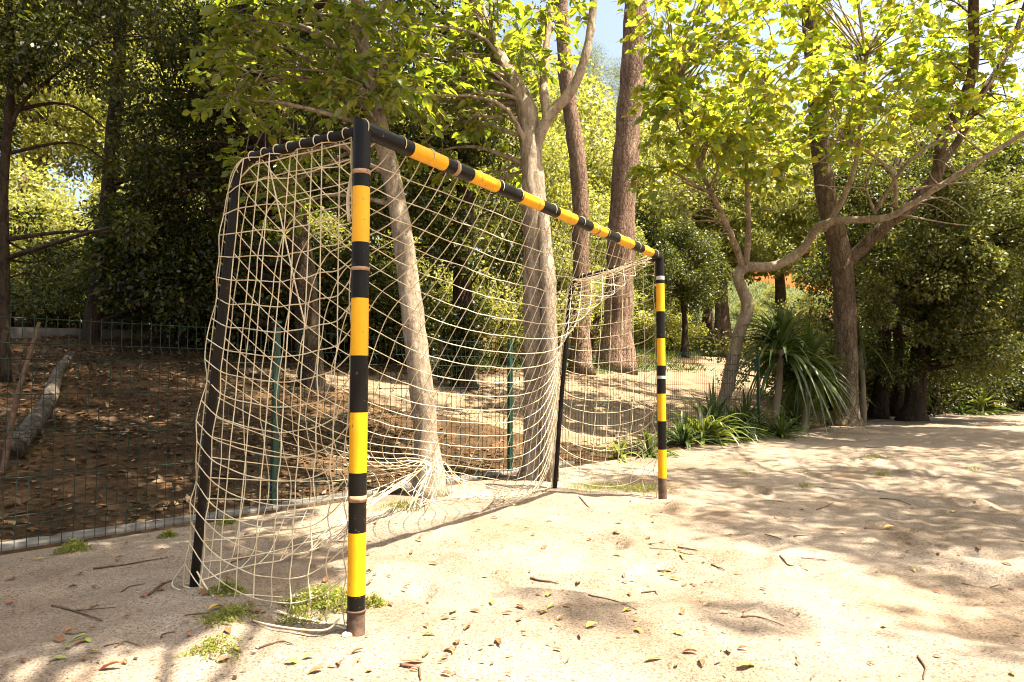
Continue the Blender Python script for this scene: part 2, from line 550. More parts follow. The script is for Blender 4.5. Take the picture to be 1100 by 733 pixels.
def axis_pts(lo, hi, c, fine, growth):
    out = [c]
    s = fine
    while out[-1] < hi:
        out.append(out[-1] + s); s = s if abs(out[-1] - c) < 3.2 else s * growth
    neg = [c]
    s = fine
    while neg[-1] > lo:
        neg.append(neg[-1] - s); s = s if abs(neg[-1] - c) < 3.2 else s * growth
    return np.array(sorted(set(neg[1:] + out)))

def sheet(name, A, B, mat, lift=0.0, mask=None, kind='structure'):
    ga, gb = np.meshgrid(A, B, indexing='ij')
    x, y = xy(ga, gb)
    z = Hf(x, y) + (lift(x, y, ga, gb) if callable(lift) else lift)
    v = np.stack([x, y, z], -1).reshape(-1, 3)
    na, nb = len(A), len(B)
    i, j = np.meshgrid(np.arange(na - 1), np.arange(nb - 1), indexing='ij')
    k = (i * nb + j)
    q = np.stack([k, k + nb, k + nb + 1, k + 1], -1).reshape(-1, 4)
    if mask is not None:
        mv = mask(x, y, ga, gb).reshape(-1)
        q = q[np.all(mv[q], axis=1)]
        used = np.unique(q)
        remap = np.full(len(v), -1); remap[used] = np.arange(len(used))
        v, q = v[used], remap[q]
    o = np_mesh(name, v, q, mat, smooth=True)
    o['kind'] = kind
    return o

Ac = axis_pts(-60, 300, 2.6, .028, 1.035)
Bc = -axis_pts(-1.9, 160, 1.6, .028, 1.035)[::-1]
Bc = Bc[Bc <= 0]
Bc = np.append(Bc, 0.0)
sheet('sand_court', Ac, np.unique(Bc), M['sand'])
Af = axis_pts(-80, 320, 4.0, .12, 1.03)
Bf = np.concatenate([np.arange(0, 12, .13), 12 + np.cumsum(.13 * 1.06 ** np.arange(80))])
sheet('forest_floor', Af, Bf, M['floor'])
def blim(a): return 4.7 + np.clip(a - 14, 0, 16) * .40
def track_mask(x, y, a, b):
    e = .9 * vnoise(x * .7, y * .7, 21) + .5 * vnoise(x * 2.5, y * 2.5, 22)
    lo = .55 + np.maximum(0, 4.4 - a) * .55
    return (b > lo + e * .5 - .4) & (b < blim(a) + e + .4) & (a > 3.0) & (a < 33 + 2 * e)
def track_lift(x, y, a, b):
    e = .9 * vnoise(x * .7, y * .7, 21) + .5 * vnoise(x * 2.5, y * 2.5, 22) + .3 * vnoise(x * 7, y * 7, 23)
    lo = .28 + np.maximum(0, 5.6 - a) * 1.9
    m = np.minimum(b - lo - e * .5, blim(a) + e - b)
    return np.clip(m * .12, -.06, .014) + .012 * vnoise(x * 9, y * 9, 24)
sheet('dirt_track', np.arange(2, 60, .14), np.concatenate([np.arange(0, 8, .12), 8 + np.cumsum(.12 * 1.04 ** np.arange(60))]), M['dirt'], track_lift, track_mask)
def bank_mask(x, y, a, b):
    e = 1.2 * vnoise(x * .5, y * .5, 31)
    return (b > blim(a) + .25 + e) & (a > 17)
sheet('grass_bank', Af[Af > 10], Bf[Bf < 60], M['grassbank'], .014, bank_mask)
def verge_mask(x, y, a, b):
    e = vnoise(x * .6, y * .6, 41) + .7 * vnoise(x * 2.2, y * 2.2, 42)
    return (b > 4.75 + e) & (b < 6.6 + e) & (a > 7) & (a < 17 + e)
sheet('grass_verge', Af[(Af > 4) & (Af < 22)], Bf[Bf < 12], M['grassbank'], .013, verge_mask)

# ------------------------------------------------------------------ trees
def clump_leaves(c, r, n, L, flat=.8, upb=.6):
    """n leaf bases within an uneven blob"""
    d = rand_dir(n)
    rad = r * rng.random(n) ** .3
    pos = np.array(c) + d * rad[:, None] * np.array([1, 1, flat])
    ax = norm(d + rand_dir(n) * .9 + np.array([0, 0, -.35]))
    nr = norm(rand_dir(n) * .75 + d * .75 + np.array([0, 0, upb * .7]))
    s = L * rng.uniform(.65, 1.25, n)
    return pos, ax, nr, s

def tree(name, label, cat, trunk, r0, r1, limbs, clumps, leaf, bark_m, leaf_m, mode='ball', per=120, wl=.55, group=None,
         base=None, sides=10, knobs=.06, limb_r=.3, limb_every=1, simple=None, flat=.8, reach=True, flare=1.6):
    """trunk: points from the ground up; limbs: [(points, r0, r1)]; clumps: [(centre, radius)]"""
    trunk = [V(p) for p in trunk]
    if base is None: base = V((trunk[0].x, trunk[0].y, trunk[0].z))
    root = empty(name, base)
    tag(root, label, cat, group)
    mb = MB()
    sp = spline(trunk, 5)
    n = len(sp)
    rad = [r0 + (r1 - r0) * (i / (n - 1)) for i in range(n)]
    for i in range(min(4, n)):
        rad[i] *= 1 + (flare - 1) * (1 - i / 4.) ** 2
    rad = [r * (1 + random.uniform(-knobs, knobs)) for r in rad]
    mb.tube(sp, rad, sides, jit=.05)
    nodes = [(V(p), r) for p, r in zip(sp, rad)]
    for pts, a, b in limbs:
        s2 = spline(pts, 5)
        rr = [a + (b - a) * (i / (len(s2) - 1)) for i in range(len(s2))]
        mb.tube(s2, [q * (1 + random.uniform(-knobs, knobs)) for q in rr], 8, jit=.05)
        nodes += [(V(p), r) for p, r in zip(s2, rr)]
    vs, qs, k = [], [], 0
    simple = (mode == 'ball') if simple is None else simple
    nodes_p = np.array([tuple(p) for p, r in nodes])
    for ci, (c, r) in enumerate(clumps):
        c = V(c)
        if r < 0 or reach and ci % limb_every == 0:
            dv = nodes_p - np.array(c)
            cost = np.linalg.norm(dv, axis=1) + 1.2 * np.maximum(0, dv[:, 2])
            bi = int(np.argmin(cost + rng.random(len(cost)) * .3))
            p0, rr = nodes[bi]
            ln = (c - p0).length
            if ln > .05:
                mid = (p0 + c) / 2 + V(tuple(rng.normal(size=3) * ln * .10)) + V((0, 0, .08 * ln))
                s2 = spline([p0, mid, c], 4)
                ra = min(rr * .7, max(.008, .016 * ln + .006) * limb_r / .3)
                mb.tube(s2, [ra + (.004 - ra) * (i / (len(s2) - 1)) for i in range(len(s2))], 5, jit=.08)
        if r < 0: continue
        cnt = max(4, int(per * rng.uniform(.7, 1.3)))
        if mode == 'ball':
            pos, ax, nr, s = clump_leaves(c, r, cnt, leaf, flat)
        else:
            P, A, Q, S = [], [], [], []
            ntw = max(3, cnt // 9)
            for _ in range(ntw):
                d = rng.normal(size=3) * np.array([1, 1, .45]); d /= np.linalg.norm(d)
                ln = r * rng.uniform(.6, 1.25)
                o0 = np.array(c) + rng.normal(size=3) * r * .15
                pts = [o0 + d * ln * t + np.array([0, 0, -.22 * ln * t * t]) for t in (0, .35, .7, 1)]
                mb.tube(pts, [.005, .004, .003, .002], 4)
                m_ = 9
                tt = np.sort(rng.uniform(.2, 1.02, m_))
                for q, t in enumerate(tt):
                    sd = np.cross(d, [0, 0, 1.0]); sd /= (np.linalg.norm(sd) + 1e-6)
                    sg = 1 if q % 2 else -1
                    P.append(o0 + d * ln * t + np.array([0, 0, -.22 * ln * t * t]))
                    A.append(d * .6 + sd * sg * .8 + np.array([0, 0, -.35]) + rng.normal(size=3) * .25)
                    Q.append(np.array([0, 0, 1.0]) + rng.normal(size=3) * .6)
                    S.append(leaf * rng.uniform(.4, 1.25))
            pos, ax, nr, s = np.array(P), np.array(A), np.array(Q), np.array(S)
        v, q = leaf_geo(pos, ax, nr, s, s * wl, simple)
        vs.append(v); qs.append(q + k); k += len(v)
    mb.build('trunk', bark_m, root)
    if vs:
        np_mesh('crown', np.concatenate(vs), np.concatenate(qs), leaf_m, root)
    return root

def copy_tree(o, loc, rz=0, sc=1.0, label=None, group=None):
    c = o.copy(); COL.objects.link(c)
    c.location = loc; c.rotation_euler = (0, 0, rz); c.scale = (sc, sc, sc)
    if label: c['label'] = label
    if group: c['group'] = group
    for ch in o.children:
        d = ch.copy(); COL.objects.link(d); d.parent = c
    return c

def region(x0, x1, y0, y1, d0, d1, n, r0, r1):
    out = []
    for _ in range(n):
        out.append((px(random.uniform(x0, x1), random.uniform(y0, y1), random.uniform(d0, d1)), random.uniform(r0, r1)))
    return out

def shade_clumps(x0, x1, y0, y1, h0, h1, n, r0, r1):
    """clumps of an overhead crown, up the sun's path from a patch of ground"""
    out = []
    for _ in range(n):
        h = random.uniform(h0, h1)
        out.append((V((random.uniform(x0, x1), random.uniform(y0, y1), 0)) + SUNV * (h / SUNV.z), random.uniform(r0, r1)))
    return out

def px_path(pts, d):
    """pts: (x, y[, depth])"""
    return [px(p[0], p[1], p[2] if len(p) > 2 else d) for p in pts]

def grounded(path):
    p = path[0]
    return [V((p.x, p.y, H(p.x, p.y) - .06))] + path[1:]

# --- pale leaning tree by the fence behind the goal
path = px_path([(462, 530, 5.0), (456, 450, 5.0), (447, 370, 5.0), (436, 280, 5.05), (424, 205, 5.1), (404, 120, 5.15), (388, 40, 5.2), (378, -80, 5.3), (372, -200, 5.4)], 5)
path = grounded(path)
cl = region(230, 440, -10, 110, 4.7, 6.4, 36, .25, .42) + region(255, 345, 110, 225, 5.6, 6.6, 13, .2, .32) + region(360, 430, 10, 110, 4.5, 5.0, 6, .2, .3) + region(345, 420, 60, 135, 5.2, 5.8, 6, .18, .28) + region(330, 480, -260, -40, 5.4, 6.8, 9, .3, .45)
tree('leaning_tree', 'slim pale mottled trunk leaning left, between the near goal post and the wide grey trunk', 'tree', path, .10, .04,
     [(px_path([(404, 120, 5.15), (380, 95, 5.4), (345, 90, 5.8), (300, 110, 6.1)], 5), .03, .01),
      (px_path([(390, 40, 5.2), (430, -20, 5.3), (480, -80, 5.3)], 5), .035, .012),
      (px_path([(396, 90, 5.2), (350, 40, 5.5), (300, 20, 5.8)], 5), .03, .01)],
     cl, .095, M['bark_pale'], M['mid'], 'spray', 70, .5)

# --- wide grey trunk with forked crown
path = grounded(px_path([(578, 525, 5.75), (578, 470, 5.75), (577, 400, 5.75), (576, 300, 5.78), (574, 220, 5.8), (571, 170, 5.85), (566, 120, 5.9), (553, 92, 5.95), (535, 60, 6.0), (512, 5, 6.05), (490, -80, 6.1)], 5))
lm = [(px_path([(571, 165, 5.85), (590, 125, 5.8), (612, 100, 5.75), (626, 70, 5.7), (636, 20, 5.7), (640, -60, 5.7)], 5), .055, .03),
      (px_path([(588, 128, 5.8), (584, 90, 5.9), (588, 40, 6.0), (596, -40, 6.1)], 5), .045, .025),
      (px_path([(540, 70, 6.0), (528, 30, 5.9), (528, -60, 5.9)], 5), .03, .015),
      (px_path([(590, 520, 5.6), (590, 400, 5.62), (588, 300, 5.66), (582, 230, 5.74), (574, 180, 5.84)], 5), .085, .05)]
cl = region(400, 560, -10, 120, 5.2, 6.6, 34, .25, .4) + region(430, 570, 90, 190, 5.9, 6.8, 9, .2, .3) + region(555, 640, -10, 75, 5.6, 6.4, 8, .2, .3) + region(430, 600, -260, -40, 5.8, 7.2, 10, .3, .45) + region(480, 560, 95, 150, 6, 6.6, 4, .2, .26)
tree('forked_tree', 'wide pale grey trunk forking into three limbs just behind the goal net', 'tree', path, .13, .06, lm, cl, .10,
     M['bark_grey'], M['mid'], 'spray', 66, .5)

# --- two pines beyond the fence
def pine(label, pts, d, w0, w1, lean_cl):
    path = grounded(px_path(pts, d))
    return tree('pine_tree', label, 'pine tree', path, w0, w1, [], lean_cl, .12, M['bark_pine'], M['needle'], 'ball', 420, .08, sides=12, knobs=.08, limb_r=.5)
pine('thick reddish pine trunk rising beyond the far end of the goal', [(661, 398), (664, 330), (668, 240), (674, 150), (680, 60), (685, -40), (690, -200), (692, -330)], 16.0, .36, .24,
     region(600, 860, -420, -150, 14, 18, 24, .7, 1.2))
pine('slimmer dark red pine trunk left of the thickest pine', [(624, 402), (624, 330), (624, 250), (622, 190), (616, 140), (610, 100), (604, 30), (598, -80), (592, -250)], 14.5, .2, .14,
     region(480, 660, -380, -140, 13, 16, 20, .6, 1.1))

# --- bent tree by the strap-leaved plants
D9 = 11.0
path = grounded(px_path([(772, 464, 11), (782, 413, 11), (793, 362, 10.95), (803, 330, 10.9), (796, 308, 10.9), (793, 296, 10.9), (803, 287, 10.9), (832, 286, 10.9), (862, 268, 10.8), (876, 247, 10.6), (895, 238, 10.4), (930, 236, 10.2), (955, 233, 10.0), (975, 222, 9.8), (1010, 200, 9.6), (1060, 168, 9.3), (1120, 130, 9.0)], 11))
lm = [(px_path([(799, 291, 10.9), (793, 272, 10.8), (782, 245, 10.5), (768, 215, 10.2), (752, 180, 10), (738, 140, 9.8), (724, 90, 9.4)], 11), .06, .02),
      (px_path([(801, 290, 10.9), (804, 250, 10.6), (803, 210, 10.3), (802, 175, 10.0), (808, 120, 9.6)], 11), .05, .018),
      (px_path([(884, 248, 10.6), (905, 215, 10.4), (918, 180, 10.2), (925, 130, 10), (930, 60, 9.6)], 11), .05, .02),
      (px_path([(962, 222, 10), (960, 190, 9.8), (935, 165, 9.6), (900, 150, 9.4)], 11), .035, .014),
      (px_path([(940, 228, 10.2), (975, 175, 9.6), (1010, 150, 9.4), (1040, 135, 9.2)], 11), .03, .012),
      (px_path([(975, 206, 9.8), (1000, 200, 9.6), (1050, 195, 9.2)], 11), .022, .01),
      (px_path([(940, 230, 10.2), (930, 195, 9.8), (945, 160, 9.4)], 11), .022, .01)]
cl = (region(700, 910, 80, 160, 8.2, 10.6, 38, .3, .55) + region(690, 910, -10, 95, 8, 10.6, 38, .3, .55) + region(690, 735, 40, 190, 8.2, 9.4, 7, .25, .36)
      + region(745, 870, 145, 195, 8.6, 10.4, 10, .25, .4) + region(870, 1010, -10, 125, 8.6, 10.8, 28, .3, .55) + region(985, 1060, 105, 140, 8.6, 9.6, 5, .25, .4)
      + region(700, 1000, -150, -20, 8, 11, 20, .35, .6) + region(915, 960, 140, 160, 9, 10, 2, .2, .3)
      + region(870, 1060, 130, 250, 9.2, 10.6, 34, -1, -1) + region(700, 860, 150, 250, 9.4, 10.8, 22, -1, -1))
tree('bent_tree', 'crooked bare trunk bending sideways above the strap-leaved plants, with large yellow green leaves', 'tree', path, .112, .03, lm, cl, .122,
     M['bark_pale'], M['broad'], 'spray', 60, .8, limb_r=.22)

# --- upright brown trunk right of it
path = grounded(px_path([(908, 458, 12.1), (909, 420, 12.1), (908, 360, 12.1), (906, 300, 12.1), (900, 260, 12.1), (890, 225, 12.1), (882, 170, 12.1), (878, 110, 12), (872, 40, 12), (866, -60, 12), (862, -200, 12)], 12))
lm = [(px_path([(908, 285, 12.1), (925, 268, 12.0), (948, 245, 11.8), (978, 222, 11.6), (1006, 188, 11.4), (1012, 150, 11.3), (1030, 118, 11.2), (1045, 75, 11.1), (1046, 0, 11), (1050, -100, 11)], 12), .12, .07),
      (px_path([(1012, 175, 11.4), (1030, 150, 11.5), (1050, 110, 11.6), (1085, 50, 11.7), (1110, -20, 11.7)], 12), .07, .04)]
cl = (region(970, 1110, -20, 125, 10.4, 13, 40, .35, .55) + region(930, 1110, -200, -20, 10, 13, 20, .5, .8) + region(1040, 1110, 90, 150, 11, 12.5, 5, .3, .4)
      + region(800, 940, -150, 20, 11.5, 13, 14, .4, .6))
tree('tall_tree', 'upright brown trunk with a thick right hand limb, right of the strap-leaved plants', 'tree', path, .215, .13, lm, cl, .13,
     M['bark_brown'], M['broad'], 'spray', 66, .75, limb_r=.22)

# --- dark evergreen on the right
path = grounded(px_path([(980, 452, 13.4), (984, 420, 13.4), (990, 370, 13.4), (996, 330, 13.4), (1002, 280, 13.5), (1010, 200, 13.6)], 13.4))
cl = (region(940, 1050, 250, 345, 12.0, 14.0, 60, .2, .42) + region(1000, 1130, 185, 330, 12.0, 14.6, 90, .22, .5) + region(1020, 1120, 330, 395, 12.2, 13.4, 14, .3, .5)
      + region(940, 1010, 200, 280, 13.0, 14.6, 16, .4, .6) + region(985, 1040, 350, 385, 12.4, 13, 6, .25, .35))
tree('evergreen_tree', 'dark rounded evergreen with a leaning trunk at the edge of the sand on the right', 'tree', path, .2, .12, [], cl, .075,
     M['bark_dark'], M['olive'], 'ball', 460, .55)
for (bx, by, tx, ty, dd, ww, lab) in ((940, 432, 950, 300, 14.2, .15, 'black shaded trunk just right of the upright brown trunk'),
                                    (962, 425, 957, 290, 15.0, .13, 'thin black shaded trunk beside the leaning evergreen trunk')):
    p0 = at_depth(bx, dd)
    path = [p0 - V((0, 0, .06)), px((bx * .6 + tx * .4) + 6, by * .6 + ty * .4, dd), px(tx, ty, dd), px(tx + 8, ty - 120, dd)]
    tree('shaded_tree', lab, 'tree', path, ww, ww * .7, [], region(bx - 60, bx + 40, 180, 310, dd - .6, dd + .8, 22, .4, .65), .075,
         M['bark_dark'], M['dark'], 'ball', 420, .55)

# --- dark woodland left of the goal
path = grounded(px_path([(336, 470, 8.4), (334, 400, 8.4), (326, 300, 8.4), (312, 220, 8.4), (292, 150, 8.4), (274, 80, 8.4), (264, 0, 8.4), (256, -120, 8.4)], 8.4))
lm = [(px_path([(270, 60, 8.4), (300, 20, 8.2), (345, 5, 8.0), (400, -30, 7.8)], 8), .07, .03), (px_path([(300, 175, 8.4), (240, 120, 8.6), (180, 95, 8.8)], 8), .04, .015)]
cl = region(150, 400, 20, 200, 8.0, 9.8, 85, .2, .42) + region(120, 300, 180, 330, 8.8, 10.2, 26, .3, .55) + region(100, 420, -300, 10, 7.2, 10, 46, .5, .8)
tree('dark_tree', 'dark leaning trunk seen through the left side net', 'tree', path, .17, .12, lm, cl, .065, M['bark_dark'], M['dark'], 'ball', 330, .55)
path = grounded(px_path([(498, 440, 10.5), (498, 380, 10.5), (497, 300, 10.5), (500, 200, 10.5), (505, 100, 10.5), (508, -50, 10.5)], 10.5))
cl = region(380, 560, 60, 290, 9.6, 11.4, 80, .22, .45) + region(480, 515, 300, 400, 10.2, 10.6, 9, .18, .25) + region(360, 600, -250, 60, 9.5, 12, 26, .6, .9)
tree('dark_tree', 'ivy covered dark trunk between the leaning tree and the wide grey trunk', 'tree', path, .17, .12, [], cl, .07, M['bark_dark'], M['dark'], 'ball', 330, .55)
path = grounded(px_path([(4, 420, 6.6), (5, 300, 6.6), (4, 200, 6.6), (10, 120, 6.6), (12, 60, 6.6), (6, -60, 6.6)], 6.6))
lm = [(px_path([(6, 150, 6.6), (25, 110, 6.6), (60, 80, 6.6), (110, 40, 6.6)], 6), .022, .008), (px_path([(8, 110, 6.6), (45, 60, 6.5), (85, 10, 6.5)], 6), .02, .008)]
cl = region(-60, 90, -30, 90, 6.0, 7.2, 18, .25, .45) + region(-40, 40, 60, 160, 6.2, 7, 6, .2, .3) + region(-150, 150, -320, -30, 5.5, 7.5, 30, .4, .7) + region(70, 130, 40, 120, 6.6, 7.4, 5, .2, .3) + region(-30, 150, 150, 330, 6.4, 7.8, 9, .12, .22) + region(20, 260, -20, 60, 6.5, 8, 16, .2, .35)
tree('edge_tree', 'slim dark trunk with thin bare branches at the left edge behind the fence', 'tree', path, .045, .035, lm, cl, .055, M['bark_dark'], M['dark'], 'ball', 300, .5)
path = grounded(px_path([(95, 420, 9.6), (100, 340, 9.6), (112, 260, 9.6), (120, 160, 9.6), (128, 60, 9.6), (130, -80, 9.6)], 9.6))
cl = region(110, 240, 110, 300, 9.0, 10.6, 60, .2, .4) + region(120, 260, 240, 345, 9.4, 10.8, 20, .3, .5) + region(40, 260, -260, 30, 8.4, 11, 40, .5, .8)
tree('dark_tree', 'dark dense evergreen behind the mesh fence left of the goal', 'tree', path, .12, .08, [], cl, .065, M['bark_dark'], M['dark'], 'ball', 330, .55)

# --- tall shade trees, crowns above the picture (their shadows dapple the ground)
def shade_tree(label, base, top, clumps, leaf_m, leaf=.13, per=130, r=.2):
    b = V((base[0], base[1], H(*base) - .05))
    t = V(top)
    tree('shade_tree', label, 'tree', [b, b.lerp(t, .4) + V((.1, -.1, 0)), b.lerp(t, .75), t], r, r * .6, [], clumps, leaf, M['bark_brown'], leaf_m, 'ball', per, .6,
         limb_r=.10, limb_every=4)
# right of the camera: dapples over the right half of the sand
cl = (shade_clumps(1.4, 3.6, 2.2, 3.2, 7.5, 10, 10, .15, .3) + shade_clumps(.95, 6.0, 3.3, 4.7, 6, 8.5, 84, .18, .38) + shade_clumps(1.4, 6.0, 4.4, 6.2, 6, 8.5, 84, .2, .4)
      + shade_clumps(2.2, 9, 5.8, 9.5, 6, 9, 130, .3, .5) + shade_clumps(.1, .9, 2.35, 2.65, 10, 12.5, 3, .12, .2) + shade_clumps(.6, 2.2, 5.3, 6.6, 6, 8.5, 20, .2, .38))
shade_tree('tall tree right of the goal whose leaves shade the sand', (7.5, 1.5), (6.6, 2.0, 7.5), cl, M['mid'], .10, 70)
cl = shade_clumps(3.5, 8.0, 8.6, 11.6, 7, 10, 60, .35, .6) + shade_clumps(11, 17, 17, 21, 7, 10, 30, .5, .9)
shade_tree('tall tree beyond the right edge shading the far sand', (17, 8), (15, 9, 8.5), cl, M['mid'], .16, 200, .25)
# above the left: shade over the fence corner and the leaf litter
cl = (shade_clumps(-2.9, -1.0, 2.4, 3.5, 5.5, 7.5, 40, .22, .4) + shade_clumps(-5.2, -1.5, 3.7, 5.7, 4.4, 5.4, 76, .22, .42))
shade_tree('tall tree whose crown hangs over the fence corner', (1.5, -2.5), (1.2, .6, 6.8), cl, M['mid'], .12, 170)
cl = (shade_clumps(-9, -2.2, 6.2, 11, 8.6, 12, 84, .4, .7) + shade_clumps(-2.4, -.4, 8.5, 13, 8.6, 12, 9, .4, .6))
shade_tree('tall woodland tree shading the leaf litter slope', (-5.4, 11.5), (-3.5, 9.5, 10), cl, M['dark'], .12, 300, .2)

# --- background trees
protos = []
def proto(name, label, cat, bark_m, leaf_m, h, rad, nclump, per, leaf, wl=.6, low=.3):
    base = V((0, 0, 0))
    cls = []
    for _ in range(nclump):
        d = rand_dir(1)[0]
        u = rng.random() ** .4
        z = h * (low + (1 - low) * (.5 + .5 * d[2] * u))
        k = math.sin(math.pi * min(.97, max(.15, (z / h - low) / (1 - low) * .8 + .18)))
        cls.append((V((d[0] * u * rad * k, d[1] * u * rad * k, z)), random.uniform(.45, .95) * rad * .33))
    return tree(name, label, cat, [V((0, 0, -.2)), V((.1, 0, h * .25)), V((-.1, .1, h * .55)), V((0, 0, h * .9))], .045 * rad + .08, .04, [], cls, leaf,
                bark_m, leaf_m, 'ball', per, wl, base=base, limb_every=2)
GB = 'sunlit trees on the slope behind'
P1 = proto('background_tree', 'pale olive tree on the sunlit slope behind', 'tree', M['bark_brown'], M['far'], 8.5, 3.2, 60, 220, .15)
P2 = proto('background_tree', 'yellow green tree on the sunlit slope behind', 'tree', M['bark_brown'], M['pale2'], 7.5, 2.8, 56, 220, .15)
P3 = proto('background_tree', 'dark evergreen tree in the woodland behind', 'tree', M['bark_dark'], M['dark'], 8.0, 3.0, 60, 260, .14)
P4 = proto('background_tree', 'tall pale pine crown above the woodland behind', 'pine tree', M['bark_pine'], M['needle'], 13, 3.4, 46, 420, .2, .09, .55)
P5 = proto('background_bush', 'pale olive bush on the slope beyond the track', 'bush', M['bark_brown'], M['far'], 2.6, 1.7, 40, 200, .085, .6, .08)
P6 = proto('background_bush', 'dark green bush in the woodland behind', 'bush', M['bark_dark'], M['olive'], 2.4, 1.7, 40, 200, .08, .6, .08)
P7 = proto('background_bush', 'dark leafy undergrowth between the trunks behind the fence', 'bush', M['bark_dark'], M['dark'], 1.9, 1.5, 44, 240, .07, .55, .06)
first = {}
def place(P, pxx, d, sc=1.0, label=None, group=None):
    g = at_depth(pxx, d)
    if P.name not in first:
        first[P.name] = True
        P.location = g; P.rotation_euler = (0, 0, random.uniform(0, 6.3)); P.scale = (sc,) * 3
        o = P
    else:
        o = copy_tree(P, g, random.uniform(0, 6.3), sc)
    if label: o['label'] = label
    o['group'] = group or GB
    return o
for pxx, d, s in ((-60, 17, 1), (40, 20, 1), (150, 24, 1.1), (240, 18, .9), (330, 22, 1), (430, 20, .95), (520, 25, 1.1), (600, 30, 1.1), (560, 19, .8), (735, 36, .9), (990, 32, 1.1), (720, 42, 1.7), (620, 34, 1.5), (780, 30, 1.5), (840, 33, 1.6), (930, 31, 1.6), (1010, 30, 1.6), (1100, 30, 1.6), (560, 30, 1.5), (30, 26, 1.5), (100, 24, 1.5), (170, 27, 1.5), (330, 28, 1.5), (450, 28, 1.5), (1080, 27, 1.1), (1180, 28, 1.2)):
    place(P1, pxx, d, s)
for pxx, d, s in ((200, 22, .9), (700, 33, 1.25), (770, 30, 1.1), (660, 38, 1.4), (380, 27, 1.1), (480, 32, 1.2), (640, 26, .8), (940, 24, .95), (1040, 21, .9), (1130, 24, 1), (780, 60, 1.2), (930, 60, 1.3), (850, 66, 1.4)):
    place(P2, pxx, d, s, group='yellow green trees behind')
for pxx, d, s in ((260, 19, .9), (370, 17, .9), (-60, 22, 1), (560, 38, 1.2), (950, 21, .85), (1010, 19, .95), (1100, 18, .9), (690, 30, .8), (960, 29, 1)):
    place(P3, pxx, d, s, group='dark evergreens behind')
for pxx, d, s in ((20, 30, 1), (330, 34, 1.1), (560, 36, 1.15), (640, 44, 1.1), (760, 36, 1.0), (700, 50, 1.2), (960, 38, 1), (1060, 40, 1.1)):
    place(P4, pxx, d, s, group='pale pines behind')
P3b = place(P3, 735, 24, .62, 'round dark evergreen with a pale bush at its foot, beside the dirt track', 'dark evergreens behind')
for pxx, d, s in ((60, 12.5, 1), (150, 13, 1), (220, 12.6, .9), (350, 13, 1), (410, 12.5, .9), (470, 14, 1), (545, 14.5, 1), (600, 18, 1), (640, 20, 1), (690, 26, 1.1), (720, 28, 1), (20, 14, 1.2), (0, 12, 1), (110, 15, 1.2), (180, 16, 1.3), (300, 15, 1.2), (700, 40, 1.2), (806, 39, .55), (835, 42, .6), (872, 41, .7)):
    place(P5, pxx, d, s, group='pale bushes beyond the track')
for pxx, d, s in ((-30, 10.2, .5), (40, 11.5, .5), (130, 10.8, .7), (190, 10.6, 1.2), (250, 10.5, 1.2), (310, 11, 1.1), (375, 11.5, 1.1), (430, 12.2, 1), (90, 12.5, 1.1)):
    place(P7, pxx, d, s, group='undergrowth behind the fence')
for pxx, d, s in ((1000, 15.6, 1.0), (1060, 16.8, 1.1), (940, 16.2, 1.0), (905, 14.6, 1.1)):
    place(P7, pxx, d, s, 'dark leafy undergrowth behind the trunks at the right edge of the sand', 'undergrowth on the right')
for pxx, d, s in ((110, 13, .6), (280, 11.8, .9), (370, 14.5, 1), (440, 16, 1), (850, 13.2, .9), (890, 14.5, .9), (930, 18.5, 1.1), (1010, 19, 1), (1060, 19, .9), (1120, 18, 1.1), (1100, 17.5, .8), (860, 14.5, .8)):
    place(P6, pxx, d, s, group='dark bushes behind')

# ------------------------------------------------------------------ strap-leaved plants
def straps(mb_v, mb_q, c, n, L, W, droop, up0=.2, up1=1.0):
    for _ in range(n):
        az = rng.uniform(0, 2 * math.pi)
        el = rng.uniform(up0, up1) * math.pi / 2
        d = np.array([math.cos(az) * math.cos(el), math.sin(az) * math.cos(el), math.sin(el)])
        s = np.array([-math.sin(az), math.cos(az), 0])
        ln = L * rng.uniform(.7, 1.15); dr = droop * rng.uniform(.4, 1.4)
        k0 = sum(len(x) for x in mb_v)
        vs = []
        K = 7
        for i in range(K):
            t = i / (K - 1)
            p = np.array(c) + d * ln * t + np.array([0, 0, -dr * ln * t ** 2.2])
            ww = W * (.6 + .8 * t if t < .4 else (1 - t) / .6 * .92 + .0) * .5
            ww = max(ww, W * .03)
            up = np.array([0, 0, 1.0]) * ww * .45
            vs += [p - s * ww + up, p, p + s * ww + up]
        q = []
        for i in range(K - 1):
            b = k0 + i * 3
            q += [[b, b + 1, b + 4, b + 3], [b + 1, b + 2, b + 5, b + 4]]
        mb_v.append(np.array(vs)); mb_q.append(np.array(q))

def strap_plant(label, base, stem, n, L, W, droop, mat, up0=.2, up1=1.0, group=None, heads=None):
    base = V(base)
    root = empty('strap_leaved_plant', base)
    tag(root, label, 'plant', group)
    vs, qs = [], []
    top = base
    if stem:
        mb = MB()
        top = base + V(stem)
        sp = spline([base - V((0, 0, .05)), base + V(stem) * .5 + V((.03, 0, 0)), top], 4)
        mb.tube(sp, [.06 - .015 * i / len(sp) for i in range(len(sp))], 8, jit=.12)
        mb.build('stem', M['timber'], root)
    for h in range(3 if stem else 1):
        straps(vs, qs, tuple(top + V((0, 0, -.12 * h))), n // (3 if stem else 1), L, W, droop * (1 + .5 * h), up0 - .25 * h * bool(stem), up1 - .3 * h)
    np_mesh('leaves', np.concatenate(vs), np.concatenate(qs), mat, root, smooth=True)
    return root

